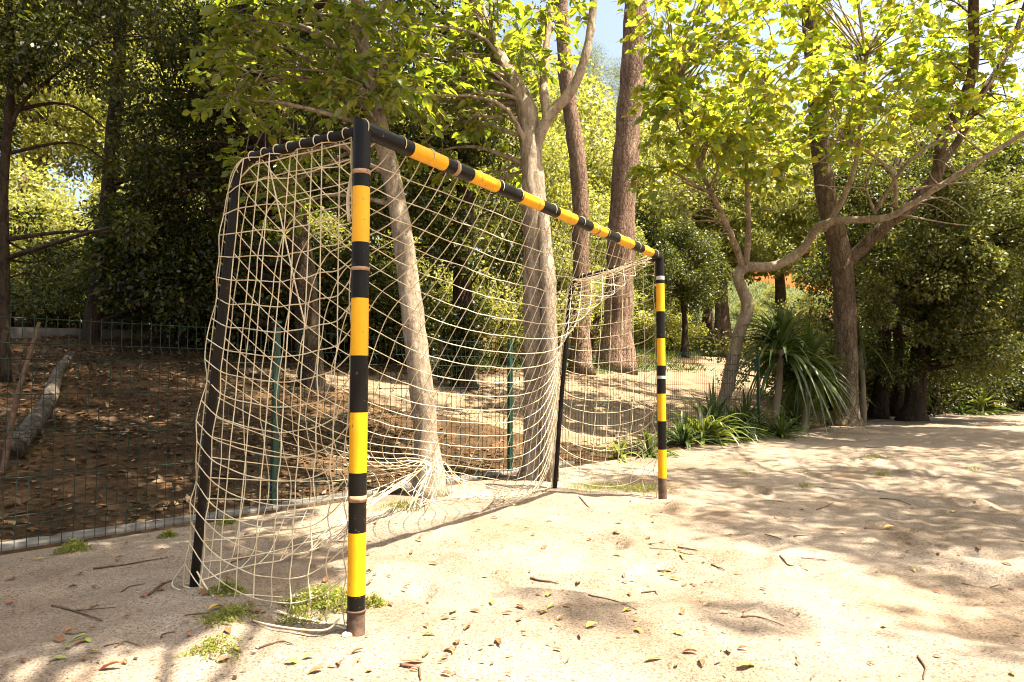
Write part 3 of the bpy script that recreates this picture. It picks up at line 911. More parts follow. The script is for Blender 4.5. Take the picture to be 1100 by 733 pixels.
g = at_depth(828, 10.6)
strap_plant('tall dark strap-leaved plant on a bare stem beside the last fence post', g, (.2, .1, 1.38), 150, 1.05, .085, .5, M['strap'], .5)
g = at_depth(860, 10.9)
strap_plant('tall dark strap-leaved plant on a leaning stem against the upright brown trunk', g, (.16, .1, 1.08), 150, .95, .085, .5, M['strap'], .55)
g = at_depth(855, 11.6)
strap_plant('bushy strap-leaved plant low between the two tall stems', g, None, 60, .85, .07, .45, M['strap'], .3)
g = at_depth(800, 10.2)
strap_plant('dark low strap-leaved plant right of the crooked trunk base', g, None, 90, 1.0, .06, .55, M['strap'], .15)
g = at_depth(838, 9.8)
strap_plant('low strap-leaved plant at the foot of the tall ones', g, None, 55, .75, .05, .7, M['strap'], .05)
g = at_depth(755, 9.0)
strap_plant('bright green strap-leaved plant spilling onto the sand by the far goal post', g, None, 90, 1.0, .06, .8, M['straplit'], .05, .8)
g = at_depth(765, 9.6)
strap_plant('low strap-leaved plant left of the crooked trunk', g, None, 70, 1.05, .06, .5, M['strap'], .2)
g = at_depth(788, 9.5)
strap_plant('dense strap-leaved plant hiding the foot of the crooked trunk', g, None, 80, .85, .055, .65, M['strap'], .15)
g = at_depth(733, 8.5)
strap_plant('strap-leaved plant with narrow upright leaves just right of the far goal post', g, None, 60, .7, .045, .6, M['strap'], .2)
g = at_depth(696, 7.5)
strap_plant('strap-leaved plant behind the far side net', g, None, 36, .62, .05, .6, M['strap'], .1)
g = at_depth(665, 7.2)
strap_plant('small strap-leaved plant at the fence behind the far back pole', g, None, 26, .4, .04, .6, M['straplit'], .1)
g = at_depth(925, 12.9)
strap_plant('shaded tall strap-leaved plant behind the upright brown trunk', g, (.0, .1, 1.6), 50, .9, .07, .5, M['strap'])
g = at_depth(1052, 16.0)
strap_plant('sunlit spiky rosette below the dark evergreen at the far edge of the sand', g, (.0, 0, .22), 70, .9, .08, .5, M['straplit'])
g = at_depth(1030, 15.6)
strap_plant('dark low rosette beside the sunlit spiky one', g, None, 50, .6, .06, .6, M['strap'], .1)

# ------------------------------------------------------------------ fence
def fence_pt(pxx):
    k = (pxx - 550) / F
    z = 5.64 / (.943 - k)
    # refine on the line b = 0
    for _ in range(30):
        p = px(pxx, 405, z)
        _, b = ab(p.x, p.y)
        z -= b / (NB[0] * k + NB[1])
    p = px(pxx, 405, z)
    return ab(p.x, p.y)[0]
HF = 1.2
post_a = [fence_pt(305)]
post_a = [post_a[0] - 2.45] + post_a + [fence_pt(557), fence_pt(716), fence_pt(822)]
fb = .06
def fz(a):
    x, y = xy(a, fb)
    return H(x, y) * .3 + {0: 0}.get(0) - .02
fr = empty('mesh_fence', V((*xy(post_a[1], fb), 0)))
tag(fr, 'dark green welded mesh fence with folded wires running behind the goal', 'fence')
for a in post_a:
    x, y = xy(a, fb)
    z0 = fz(a)
    mb = MB()
    u = V((E[0], E[1], 0)); nn = V((NB[0], NB[1], 0))
    c = V((x, y, z0)) + nn * .045
    mb.box(c + V((0, 0, (HF + .02) / 2 - .03)), u * .021, nn * .016, V((0, 0, (HF + .08) / 2)))
    mb.box(c + V((0, 0, HF + .055)), u * .025, nn * .020, V((0, 0, .008)))
    mb.build('post', M['fencepost'], fr, smooth=False)
rows_z = [.03, .14, .19, .38, .58, .78, .98, 1.06, 1.17]
def fold(z):
    for lo, hi in ((.14, .19), (.58, .61), (.98, 1.06)):
        mid = (lo + hi) / 2
        if lo <= z <= hi: return .035
    return 0.0
zlist = [0, .14, .165, .19, .58, .60, .62, .98, 1.02, 1.06, HF + .01]
foldv = [0, 0, -.035, 0, 0, -.03, 0, 0, -.04, 0, 0]
for s in range(len(post_a) - 1):
    a0, a1 = post_a[s] + .03, post_a[s + 1] - .03
    mb = MB()
    n = int((a1 - a0) / .05)
    for i in range(n + 1):
        a = a0 + (a1 - a0) * i / n
        x, y = xy(a, fb); z0 = fz(a)
        pts = [V((x, y, z0 + z)) + V((NB[0], NB[1], 0)) * f for z, f in zip(zlist, foldv)]
        mb.tube(pts, .0021, 4)
    for z in (.02, .14, .19, .38, .58, .62, .80, .98, 1.06, 1.19):
        pts = []
        for i in range(9):
            a = a0 + (a1 - a0) * i / 8
            x, y = xy(a, fb + .004)
            pts.append(V((x, y, fz(a) + z)))
        mb.tube(pts, .0026, 4)
    mb.build('mesh_panel', M['fence'], fr, smooth=False)
# kerb under the fence
mb = MB()
aa = np.linspace(post_a[0] - .5, post_a[2] + .9, 40)
for i in range(len(aa) - 1):
    a0, a1 = aa[i], aa[i + 1]
    x0, y0 = xy(a0, fb + .07); x1, y1 = xy(a1, fb + .07)
    P0, P1_ = V((x0, y0, 0)), V((x1, y1, 0))
    nn = V((NB[0], NB[1], 0)) * .06
    t = .028
    vs = [P0 - nn + V((0, 0, -.2)), P0 - nn + V((0, 0, t - .012)), P0 - nn * .85 + V((0, 0, t)), P0 + nn + V((0, 0, t)), P0 + nn + V((0, 0, -.2))]
    vs += [P1_ - nn + V((0, 0, -.2)), P1_ - nn + V((0, 0, t - .012)), P1_ - nn * .85 + V((0, 0, t)), P1_ + nn + V((0, 0, t)), P1_ + nn + V((0, 0, -.2))]
    mb.add(vs, [[k, k + 5, k + 6, k + 1] for k in range(4)])
k = mb.build('kerb', M['concrete'], smooth=False)
k['kind'] = 'structure'

# ------------------------------------------------------------------ the goal
NP = V((-.528, 2.327, 0))
L3 = V((.535, .845, 0)).normalized()
B3 = V((-.845, .535, 0)).normalized()
def G(l, t, z): return NP + L3 * l + B3 * t + V((0, 0, z))
GW, GH, R = 3.0, 1.775, .0305
goal = empty('football_goal', NP)
tag(goal, 'small yellow and black striped football goal with a cream cord net', 'goal')

def striped(mb, p0, p1, bands, r, n=20):
    """bands: (t0, t1, material)"""
    p0, p1 = V(p0), V(p1)
    for t0, t1, mi in bands:
        a, b = p0.lerp(p1, t0), p0.lerp(p1, t1)
        rr = r + (.0012 if mi == 2 else 0)
        mb.tube([a, b], rr, n, mi, cap=(mi == 2))

def post_bands(ys):
    """ys: picture positions (top to bottom) and material of each band"""
    out = []
    y0, y1 = ys[0][0], ys[-1][0]
    for (a, m), (b, _) in zip(ys[:-1], ys[1:]):
        out.append((1 - (b - y0) / (y1 - y0), 1 - (a - y0) / (y1 - y0), m))
    return out
zc = GH - R
def mitre(mb, end):
    # the post's top ring is cut along the 45 degree joint with the crossbar
    for i, v in enumerate(mb.v):
        p = V(v)
        if abs(p.z - GH) < 1e-4:
            l = (p - NP).dot(L3)
            p.z = GH - R - l if end == 0 else GH - R + (l - GW)
            mb.v[i] = tuple(p)
def mitre_bar(mb):
    for i, v in enumerate(mb.v):
        p = V(v)
        l = (p - NP).dot(L3)
        if abs(l) < 1e-4: d = GH - R - p.z
        elif abs(l - GW) < 1e-4: d = p.z - GH + R
        else: continue
        mb.v[i] = tuple(p + L3 * d)
PM = [M['black'], M['yellow'], M['tape'], M['rust'], M['greymetal']]
mb = MB()
nb = post_bands([(122, 0), (179, 2), (184, 0), (198, 1), (259, 0), (286, 2), (290, 0), (320, 1), (382, 0), (443, 1), (507, 0), (531, 2), (538, 0), (570, 1), (635, 0), (652, 3), (677, 3)])
striped(mb, G(0, 0, 0), G(0, 0, GH), nb, R)
mb.tube([G(0, 0, -.15), G(0, 0, 0)], R, 20, 3)
mb.tube([G(0, 0, .077), G(0, 0, .085)], R + .003, 20, 3)
mitre(mb, 0)
mb.build('post', PM, goal)
mb = MB()
nb = post_bands([(270, 0), (296, 4), (300, 0), (304, 1), (334, 0), (363, 1), (392, 0), (403, 4), (406, 0), (422, 1), (451, 0), (481, 1), (511, 3), (533, 3)])
striped(mb, G(GW, 0, 0), G(GW, 0, GH), nb, R)
mb.tube([G(GW, 0, -.15), G(GW, 0, 0)], R, 20, 3)
mitre(mb, 1)
mb.build('post', PM, goal)
def bar_px(t):
    p = G(GW * t, 0, zc)
    return 550 + F * p.x / p.y
mb = MB()
def bar_t(pxx):
    # fraction along the bar seen at picture position x
    k = (pxx - 550) / F
    a, b = G(0, 0, zc), G(GW, 0, zc)
    return (k * a.y - a.x) / ((b.x - a.x) - k * (b.y - a.y))
xs = [(bar_px(0), 0), (438, 1), (475, 0), (504, 1), (532, 0), (558, 1), (580, 0), (598, 1), (617, 0), (634, 1), (650, 0), (664, 1), (679, 0), (690, 1), (700, 0), (bar_px(1), 0)]
bands = []
for (a, m), (b, _) in zip(xs[:-1], xs[1:]):
    t0, t1 = bar_t(a), bar_t(b)
    bands.append((max(0.0, t0), min(t1, 1.0), m))
for c, wv in ((487, 2), (641, 2)):
    bands.append((bar_t(c) - .004, bar_t(c) + .004, 2))
striped(mb, G(0, 0, zc), G(GW, 0, zc), bands, R)
mitre_bar(mb)
mb.build('crossbar', PM, goal)
# rear frames
left_path = [(.0, 1.735), (.30, 1.742), (.57, 1.748), (.645, 1.735), (.69, 1.69), (.705, 1.62), (.765, 1.22), (.85, .62), (.94, -.12)]
right_path = [(.0, 1.735), (.25, 1.70), (.50, 1.665), (.68, 1.635), (.715, 1.60), (.73, 1.52), (.775, 1.1), (.83, .55), (.885, -.12)]
def frame(l, path, r):
    mb = MB()
    sp = spline([(p[0], p[1], 0) for p in path], 6)
    mb.tube([G(l, p[0], p[1]) for p in sp], r, 12)
    return mb.build('rear_frame', M['poleblack'], goal)
frame(0, left_path, .0185)
frame(GW, right_path, .0175)

def path_at(path, n, top=.0, zmin=.02):
    """n points by equal arc length on the outer side of the pole"""
    sp = np.array([(p[0] + .032, max(p[1], zmin), 0) for p in spline([(q[0], q[1], 0) for q in path], 10)])
    sp = sp[np.r_[True, np.diff(sp[:, 1]) != 0]]
    s = np.r_[0, np.cumsum(np.linalg.norm(np.diff(sp, axis=0), axis=1))]
    t = np.linspace(0, s[-1], n)
    return np.stack([np.interp(t, s, sp[:, 0]), np.interp(t, s, sp[:, 1])], 1)

def relax(P, pin, edges, rest, iters=260, inner=14, floor=.006, side=None):
    P = P.copy(); X = P.copy()
    e0, e1 = edges[:, 0], edges[:, 1]
    free = (~pin).astype(float)
    cnt = np.zeros(len(P)); np.add.at(cnt, e0, 1); np.add.at(cnt, e1, 1)
    w0 = free[e0]; w1 = free[e1]; ws = np.maximum(w0 + w1, 1e-9)
    for it in range(iters):
        v = (P - X) * .93
        X = P.copy()
        P = P + v * free[:, None]
        P[:, 2] -= .0016 * free
        for _ in range(inner):
            d = P[e1] - P[e0]
            l = np.linalg.norm(d, axis=1)
            ex = np.maximum(0, l - rest) / np.maximum(l, 1e-9)
            c = d * (ex / ws)[:, None]
            D = np.zeros_like(P)
            np.add.at(D, e0, c * w0[:, None])
            np.add.at(D, e1, -c * w1[:, None])
            P = P + D / cnt[:, None] * 1.6
        P[:, 2] = np.maximum(P[:, 2], floor)
    return P

def grid_edges(ni, nj):
    idx = np.arange(ni * nj).reshape(ni, nj)
    h = np.stack([idx[:-1].ravel(), idx[1:].ravel()], 1)
    v = np.stack([idx[:, :-1].ravel(), idx[:, 1:].ravel()], 1)
    return idx, h, v

def knot(mb, p, r):
    p = V(p)
    vs = [p + V(d) * r for d in ((1, 0, 0), (-1, 0, 0), (0, 1, 0), (0, -1, 0), (0, 0, 1), (0, 0, -1))]
    mb.add(vs, [[0, 2, 4], [2, 1, 4], [1, 3, 4], [3, 0, 4], [2, 0, 5], [1, 2, 5], [3, 1, 5], [0, 3, 5]])

CR = .0023
def net_mesh(name, Pg, hem_bottom=True, skip=()):
    ni, nj = Pg.shape[:2]
    mb = MB()
    for i in range(ni):
        mb.tube(spline([Pg[i, j] for j in range(nj)], 3), CR, 5, cap=False)
    for j in range(nj):
        if j in skip: continue
        mb.tube(spline([Pg[i, j] for i in range(ni)], 3), CR * (1.5 if (hem_bottom and j == nj - 1) else 1), 5, cap=False)
    for i in range(ni):
        for j in range(nj):
            knot(mb, Pg[i, j], CR * 2.0)
    return mb

# back net
NI, NJ = 36, 28
idx, eh, ev = grid_edges(NI, NJ)
P = np.zeros((NI, NJ, 3)); pin = np.zeros((NI, NJ), bool)
lp, rp = path_at(left_path, NJ), path_at(right_path, NJ)
for i in range(NI):
    u = i / (NI - 1)
    for j in range(NJ):
        t = (1 - u) * lp[j, 0] + u * rp[j, 0]; z = (1 - u) * lp[j, 1] + u * rp[j, 1]
        P[i, j] = tuple(G(u * GW, t + .02 * rng.normal(), z))
for i in range(NI):
    u = i / (NI - 1)
    P[i, 0] = tuple(G(.03 + u * (GW - .06), .036, zc - .005)); pin[i, 0] = True
for j in range(NJ):
    P[0, j] = tuple(G(-.012 if lp[j, 0] > .6 else 0, max(lp[j, 0], .04), lp[j, 1])); P[-1, j] = tuple(G(GW, max(rp[j, 0], .04), rp[j, 1]))
    pin[0, j] = pin[-1, j] = True
BUN = np.array(tuple(px(466, 497, 4.72)))
for i in range(12, 22):
    k = i - 16.5
    for j in range(23, NJ):
        P[i, j] = BUN + np.array(tuple(L3)) * k * .035 + np.array([0, 0, -.06 * (j - 23)])
    P[i, 23] = BUN + np.array(tuple(L3)) * k * .022 + np.array(tuple(B3)) * rng.uniform(-.02, .02) + np.array([0, 0, .012 * rng.normal() - .004 * k * k * .2])
    pin[i, 23] = True
for i in list(range(0, 8)) + list(range(27, NI)):
    pin[i, NJ - 1] = True
    P[i, NJ - 1, 2] = .015
rest = np.concatenate([np.full(len(eh), .0915), np.full(len(ev), .0925)])
rest[:len(eh)] *= rng.uniform(.97, 1.05, len(eh)); rest[len(eh):] *= rng.uniform(.97, 1.05, len(ev))
Pb = relax(P.reshape(-1, 3), pin.ravel(), np.concatenate([eh, ev]), rest).reshape(NI, NJ, 3)
mb = net_mesh('back_net', Pb)
# lashing along the crossbar
for i in range(NI):
    c = V(tuple(Pb[i, 0])); q = (c - G(0, 0, 0)).dot(L3)
    ring = [G(q, math.cos(a) * (R + .003), zc + math.sin(a) * (R + .003)) for a in np.linspace(-.2 * math.pi, 1.2 * math.pi, 11)]
    if i % 2 == 0: mb.tube(ring, CR * .8, 5)
for k in range(7):
    q = px(random.uniform(412, 462), random.uniform(532, 545), 4.25 + random.uniform(-.1, .25)); q.z = .012
    b0 = V(tuple(BUN)) + V((random.uniform(-.07, .07), random.uniform(-.02, .03), random.uniform(-.06, .04)))
    m0 = b0.lerp(q, .5) + V((random.uniform(-.05, .05), random.uniform(-.05, .05), random.uniform(-.03, .03)))
    mb.tube(spline([b0, m0, q], 5), CR, 5)
mb.build('back_net', M['cord'], goal)

def side_net(l, path, ncol, nrow, seed, hemdrop):
    r2 = np.random.default_rng(seed)
    idx, eh, ev = grid_edges(ncol, nrow)
    P = np.zeros((ncol, nrow, 3)); pin = np.zeros((ncol, nrow), bool)
    sp = np.array([(p[0], p[1]) for p in spline([(q[0], q[1], 0) for q in path], 12)])
    corner = max(range(len(sp)), key=lambda i: sp[i, 0] * 1.0 + sp[i, 1] * .9 if sp[i, 1] > 1.4 else -9)
    topc = sp[:corner + 1]; pole = sp[corner:]
    for i in range(ncol):
        u = i / (ncol - 1)
        tt = u * topc[-1, 0]
        zt = np.interp(tt, topc[:, 0], topc[:, 1]) - .016
        for j in range(nrow):
            v = j / (nrow - 1)
            zz = zt * (1 - v) + .02 * v
            zb = np.interp(-zz, -pole[:, 1], pole[:, 0])
            tb = .045 * (1 - u) + zb * u
            zz += hemdrop * 0
            off = (.030 if i == ncol - 1 else .012 * (i == ncol - 2)) if j > 0 else 0
            P[i, j] = tuple(G(l + (-.026 if l == 0 else .01) * (u > .6) + .008 * r2.normal(), tb + off, zz))
            if j == 0 or i == ncol - 1: pin[i, j] = True
            if i == 0 and j % 2 == 0: pin[i, j] = True
            if j == nrow - 1: P[i, j, 2] = .012
    rest = np.concatenate([np.full(len(eh), 0.0), np.full(len(ev), 0.0)])
    ed = np.concatenate([eh, ev])
    flat = P.reshape(-1, 3)
    d0 = np.linalg.norm(flat[ed[:, 0]] - flat[ed[:, 1]], axis=1)
    rest = d0 * r2.uniform(1.005, 1.06, len(ed))
    Ps = relax(flat, pin.ravel(), ed, rest, 160, 10).reshape(ncol, nrow, 3)
    mb = net_mesh('side_net', Ps)
    for i in range(1, ncol):
        u = i / (ncol - 1); tt = u * topc[-1, 0]; zt = np.interp(tt, topc[:, 0], topc[:, 1])
        ring = [G(l + math.cos(a) * .023, tt, zt + math.sin(a) * .023) for a in np.linspace(-.3 * math.pi, 1.3 * math.pi, 10)]
        mb.tube(ring, CR, 5)
    # the line of cord laced under the top bar
    mb.tube(spline([G(l, tt, np.interp(tt, topc[:, 0], topc[:, 1]) - .03 - .006 * random.random()) for tt in np.linspace(.04, topc[-1, 0], 9)], 3), CR * 1.2, 5)
    return mb
mb = side_net(0, left_path, 10, 21, 5, 0)
# loose ends: a frayed end by the near corner and a long slack cord
mb.tube(spline([G(0, .05, 1.70), G(.005, .052, 1.6), G(-.005, .06, 1.50), G(.0, .058, 1.42)], 5), [.004] * 6 + [.007] * 10, 6)
mb.tube(spline([G(.01, .52, 1.72), G(.03, .45, 1.45), G(.02, .36, 1.22), G(.05, .33, 1.05)], 6), CR * 1.3, 5)
mb.tube(spline([G(0, .94, .10), G(-.02, .80, .02), G(-.10, .55, .012), G(-.12, .32, .010), G(-.06, .1, .012), G(-.03, .05, .05)], 6), CR * 1.6, 5)
mb.tube(spline([G(-.02, .96, .10), G(-.05, 1.0, .02), G(-.06, .9, .01), G(-.02, .78, .014), G(.10, .5, .01)], 6), CR * 1.4, 5)
mb.build('side_net', M['cord'], goal)
mb = side_net(GW, right_path, 9, 20, 6, 0)
# gathered cords bunched along the sagging far bar
for k in range(9):
    o = rng.normal(size=(4, 3)) * .018
    mb.tube(spline([G(GW - .05 * k * .3 + o[0, 0], .05, 1.72 + o[0, 2]), G(GW - .05 - .02 * k + o[1, 0], .28, 1.675 + o[1, 2] - .004 * k),
                    G(GW - .06 - .02 * k + o[2, 0], .52, 1.64 + o[2, 2] - .01 * k), G(GW - .01 + o[3, 0], .70, 1.60 + o[3, 2])], 6), CR, 5)
mb.build('side_net', M['cord'], goal)

# ------------------------------------------------------------------ things behind the fence
def logtube(name, label, cat, pts, rad, mat, base, n=12):
    mb = MB(); sp = spline(pts, 5)
    rr = np.interp(np.linspace(0, 1, len(sp)), np.linspace(0, 1, len(rad)), rad)
    mb.tube(sp, list(rr), n, jit=.08)
    o = mb.build(name, mat, base=V(base))
    return tag(o, label, cat)
p0 = on_ground(16, 497); p1 = on_ground(76, 392)
logtube('fallen_log', 'pale fallen log lying up the leaf litter slope behind the fence', 'log', [p0 + V((0, 0, .10)), p0.lerp(p1, .35) + V((.05, 0, .12)), p0.lerp(p1, .7) + V((-.02, 0, .12)), p1 + V((0, 0, .12))], [.062, .066, .058, .045, .04], M['log'], p0)
p0 = at_depth(1096, 19.0)
logtube('tree_stump', 'cut brown stump at the right edge beyond the sand', 'stump', [p0 - V((0, 0, .1)), p0 + V((0, 0, .35)), p0 + V((.02, 0, .75))], [.42, .36, .34], M['bark_brown'], p0)
p0 = at_depth(20, 4.4)
logtube('leaning_stick', 'thin yellowish stick leaning behind the fence at the left edge', 'stick', [p0 - V((.08, 0, .05)), p0 + V((-.03, .05, .5)), p0 + V((.06, .1, 1.0))], [.02, .018, .01], M['twig'], p0, 6)

# white kerb of the upper path, far left
mb = MB()
pa, pb = on_ground(15, 362), on_ground(150, 364)
dv = (pb - pa).normalized()
sv = V((-dv.y, dv.x, 0)) * .09
mb.box((pa + pb) / 2 + V((0, 0, .04)), (pb - pa) * .9, sv, V((0, 0, .09)))
o = mb.build('stone_edging', M['concrete'], smooth=False); o['kind'] = 'structure'

def rail_fence(label, pts, h, rails):
    base = V(pts[0])
    root = empty('rail_fence', base)
    tag(root, label, 'fence')
    for p in pts:
        mb = MB(); mb.tube([V(p) - V((0, 0, .1)), V(p) + V((0, 0, h * .5)), V(p) + V((0, 0, h + .08))], .055, 8, jit=.05)
        mb.build('post', M['timber'], root)
    for r in rails:
        for a, b in zip(pts[:-1], pts[1:]):
            mb = MB(); a, b = V(a), V(b)
            mb.tube([a + V((0, -.07, h * r)), a.lerp(b, .5) + V((0, -.07, h * r - .01)), b + V((0, -.07, h * r + .01))], .045, 8, jit=.05)
            mb.build('rail', M['timber'], root)
rail_fence('weathered timber rail fence up the slope between the dark trunks', [at_depth(x, d) for x, d in ((400, 14.4), (470, 15), (540, 15.6), (610, 16.4))], .9, (.95,))
rail_fence('timber rail fence with round posts between the black trunks', [at_depth(x, d) for x, d in ((915, 16.6), (955, 16.2), (1000, 15.9))], .95, (.95, .5))
rail_fence('low timber rail fence beyond the dirt track below the orange house', [at_depth(x, d) for x, d in ((684, 29), (740, 31), (800, 33.5))], .9, (.95,))

# orange house on the bank
hb = at_depth(858, 47)
house = empty('orange_house', hb)
tag(house, 'low orange house up the bank, glimpsed beyond the crooked trunk', 'house')
hx, hy = V((1, .15, 0)).normalized(), V((-.15, 1, 0)).normalized()
Zu = V((0, 0, 1))
def hw(cx, cz, w_, h_, mat, name, parent, dy=0, t=.06):
    mb = MB(); mb.box(hb + hx * cx + hy * dy + Zu * cz, hx * w_ / 2, hy * t, Zu * h_ / 2); return mb.build(name, mat, parent, smooth=False, base=hb)
mb = MB(); mb.box(hb + hy * 3 + Zu * 1.3, hx * 3.4, hy * 3, Zu * 1.9); mb.build('wall', M['orange'], house, smooth=False)
mb = MB()
for s in (-1, 1):
    a = hb + hy * 3 + Zu * 4.2
    vs = [a - hx * 3.8, a + hx * 3.8, a + hx * 3.8 + hy * 3.5 * s - Zu * 1.05, a - hx * 3.8 + hy * 3.5 * s - Zu * 1.05]
    vs += [v_ + Zu * .12 for v_ in vs]
    mb.add(vs, [[0, 1, 2, 3], [4, 7, 6, 5], [0, 4, 5, 1], [1, 5, 6, 2], [2, 6, 7, 3], [3, 7, 4, 0]])
mb.build('roof', M['rooftile'], house, smooth=False)
for cx in (-2.2, .3, 2.4):
    wdw = hw(cx, 1.75, .9, 1.1, M['timber'], 'window', house, -.01, .05)
    mb = MB(); mb.box(hb + hx * cx - hy * .03 + Zu * 1.75, hx * .38, hy * .05, Zu * .48)
    mb.build('pane', M['darkglass'], wdw, smooth=False, base=hb)

# ------------------------------------------------------------------ litter on the slope (uncountable)
n = 26000
a = rng.uniform(-4, 12, n); b = rng.uniform(.15, 8, n) ** 1.0
keep = ~((a > 4.0) & (b > .8) & (b < 4.4) & (rng.random(n) < .86))
a, b = a[keep], b[keep]
x, y = xy(a, b)
z = Hf(x, y) + .012
pos = np.stack([x, y, z], 1)
ax = rng.normal(size=pos.shape) * np.array([1, 1, .25])
nr = np.array([0, 0, 1.0]) + rng.normal(size=pos.shape) * .35
s = rng.uniform(.035, .09, len(pos))
v, q = leaf_geo(pos, ax, nr, s, s * .5, True)
o = np_mesh('leaf_litter', v, q, M['litter'])
o['kind'] = 'stuff'; o['label'] = 'brown dry leaf litter on the slope behind the fence'
# crumbs of bark and needles on the sand
n = 12000
a = rng.uniform(-3, 16, n); b = -rng.uniform(.02, 1, n) ** 1.3 * 9
kc = vnoise(a * 1.3, b * 1.3, 61) + .5 * vnoise(a * 4, b * 4, 62) + rng.uniform(-.35, .35, n) > 0
a, b = a[kc], b[kc]; n = len(a)
x, y = xy(a, b)
pos = np.stack([x, y, Hf(x, y) + .003], 1)
ax = rng.normal(size=pos.shape) * np.array([1, 1, .1]); nr = np.array([0, 0, 1.0]) + rng.normal(size=pos.shape) * .3
s = rng.uniform(.006, .028, len(pos))
v, q = leaf_geo(pos, ax, nr, s, s * rng.uniform(.2, .6, len(pos)), True)
o = np_mesh('sand_debris', v, q, M['litter'])
o['kind'] = 'stuff'; o['label'] = 'tiny crumbs of bark and leaf scattered over the sand'

# ------------------------------------------------------------------ fallen leaves and twigs on the sand
def leaf_obj(name, L, W, curl, mat):
    mb = MB()
    K = 7
    vs = []
    for i in range(K):
        t = i / (K - 1)
        wv = W * (math.sin(math.pi * min(1, t * .96 + .03)) ** .8) * (1.15 - .4 * t) * .5
        cz = curl * math.sin(math.pi * t) * L
        bend = curl * .5 * L * (t - .5)
        wv *= random.uniform(.72, 1.15); cz += random.uniform(-.05, .05) * L
        sk_ = random.uniform(-.10, .10) * W
        vs += [V((t * L - L / 2, sk_ - wv * random.uniform(.8, 1.1), cz * .5 + wv * random.uniform(.1, .6) + bend)), V((t * L - L / 2, 0, cz * .3 + bend)), V((t * L - L / 2, wv, cz * .5 + wv * .5 + bend))]
    fs = []
    for i in range(K - 1):
        b = i * 3
        fs += [[b, b + 1, b + 4, b + 3], [b + 1, b + 2, b + 5, b + 4]]
    mb.add(vs, fs)
    mb.tube([V((-L / 2, 0, 0)), V((-L * .68, .01 * L, .01))], .0009, 4)
    return mb.build(name, mat)
KIN = {'brown': ('brownleaf', 'small brown curled leaf lying on the sand', 'brown leaves fallen on the sand'),
       'red': ('redleaf', 'reddish dry leaf lying on the sand', 'reddish leaves fallen on the sand'),
       'yellow': ('yellowleaf', 'yellow leaf lying on the sand', 'yellow leaves fallen on the sand'),
       'green': ('greenleaf', 'pale green dropped leaf lying on the sand', 'green leaves fallen on the sand')}
LP = {}
def put_leaf(kind, loc, rz, sc, label=None, tilt=0):
    var = random.randrange(5)
    m, lab, grp = KIN[kind]
    key = (kind, var)
    if key not in LP:
        o = leaf_obj('fallen_leaf', .06, (.026, .034, .022, .03, .019)[var], (.05, .14, .26, .10, .2)[var], M[m])
        LP[key] = o
    else:
        o = LP[key].copy(); COL.objects.link(o)
    o.location = loc; o.rotation_euler = (random.uniform(-.25, .25), tilt + random.uniform(-.2, .2), rz); o.scale = (sc,) * 3
    tag(o, label or lab, 'fallen leaf', grp)
    return o
spots = []
for _ in range(270):
    r_ = random.random()
    if r_ < .45: spots.append((random.uniform(380, 760), random.uniform(535, 728)))
    elif r_ < .75: spots.append((random.uniform(0, 400), random.uniform(580, 728)))
    else: spots.append((random.uniform(700, 1095), random.uniform(490, 728)))
for i, (xx, yy) in enumerate(spots):
    p = on_ground(xx, yy)
    kd = random.choices(['brown', 'red', 'yellow', 'green'], [.62, .14, .16, .08])[0]
    put_leaf(kd, p + V((0, 0, .006)), random.uniform(0, 6.28), random.uniform(.28, .85))
for kd, xx, yy, rz, sc, lab in (
        ('green', 86, 688, .6, 1.3, 'green tipped leaf on shaded sand at the lower left'),
        ('red', 118, 720, .2, 1.7, 'large reddish leaf at the bottom edge left of the near post'),
        ('yellow', 233, 655, .8, 1.5, 'yellow leaf standing on edge beside the small weed patch by the rear pole'),
        ('yellow', 636, 674, .5, 1.2, 'pale yellow leaf on the sunlit sand right of the near post'),
        ('red', 444, 713, .3, 1.6, 'reddish leaf with a twig under it at the bottom edge, right of the near post'),
        ('green', 462, 683, .1, 1.2, 'long pale leaf on sunlit sand just right of the near post base'),
        ('brown', 503, 676, 1.0, 1.0, 'dark brown rolled leaf in the middle of the sunlit sand'),
        ('yellow', 803, 718, .4, 1.4, 'orange yellow crumpled leaf at the bottom right of the sand'),
        ('yellow', 955, 568, .1, 1.6, 'yellow leaf alone on the sand at right'),
        ('yellow', 703, 710, .2, 1.3, 'pale yellow leaf at the bottom edge, in the middle of the sand'),
        ('yellow', 43, 602, .2, 1.0, 'small yellow leaf under the fence kerb')):
    put_leaf(kd, on_ground(xx, yy) + V((0, 0, .008)), rz, sc * .72, lab)

def twig(x0, y0, x1, y1, r, label, group=None, fork=False):
    p0, p1 = on_ground(x0, y0), on_ground(x1, y1)
    md = p0.lerp(p1, .5) + V((random.uniform(-.03, .03), random.uniform(-.03, .03), .0))
    md.z = H(md.x, md.y)
    up = V((0, 0, r * .8))
    mb = MB()
    mb.tube(spline([p0 + up, p0.lerp(md, .5) + up * 1.5, md + up, md.lerp(p1, .5) + up * 1.5, p1 + up], 3), [r * (1 - .05 * i) for i in range(13)], 6, jit=.12)
    if fork:
        e = md.lerp(p1, .6) + V((.06, .05, .02))
        mb.tube([md + up, e], [r * .6, r * .25], 5)
    o = mb.build('twig', M['twig'], base=V(p0))
    return tag(o, label, 'twig', group)
twig(56, 652, 110, 668, .005, 'forked dark twig on the shaded sand at left', None, True)
twig(430, 716, 452, 732, .006, 'short thick twig under a reddish leaf at the bottom edge', None, False)
twig(100, 612, 180, 600, .005, 'long twig lying near the fence kerb')
twig(160, 640, 188, 624, .006, 'dark twig beside the foot of the rear pole')
twig(570, 622, 600, 628, .006, 'dark stubby twig in the middle of the sunlit sand')
twig(632, 640, 684, 656, .003, 'thin curved twig right of the middle of the sunlit sand')
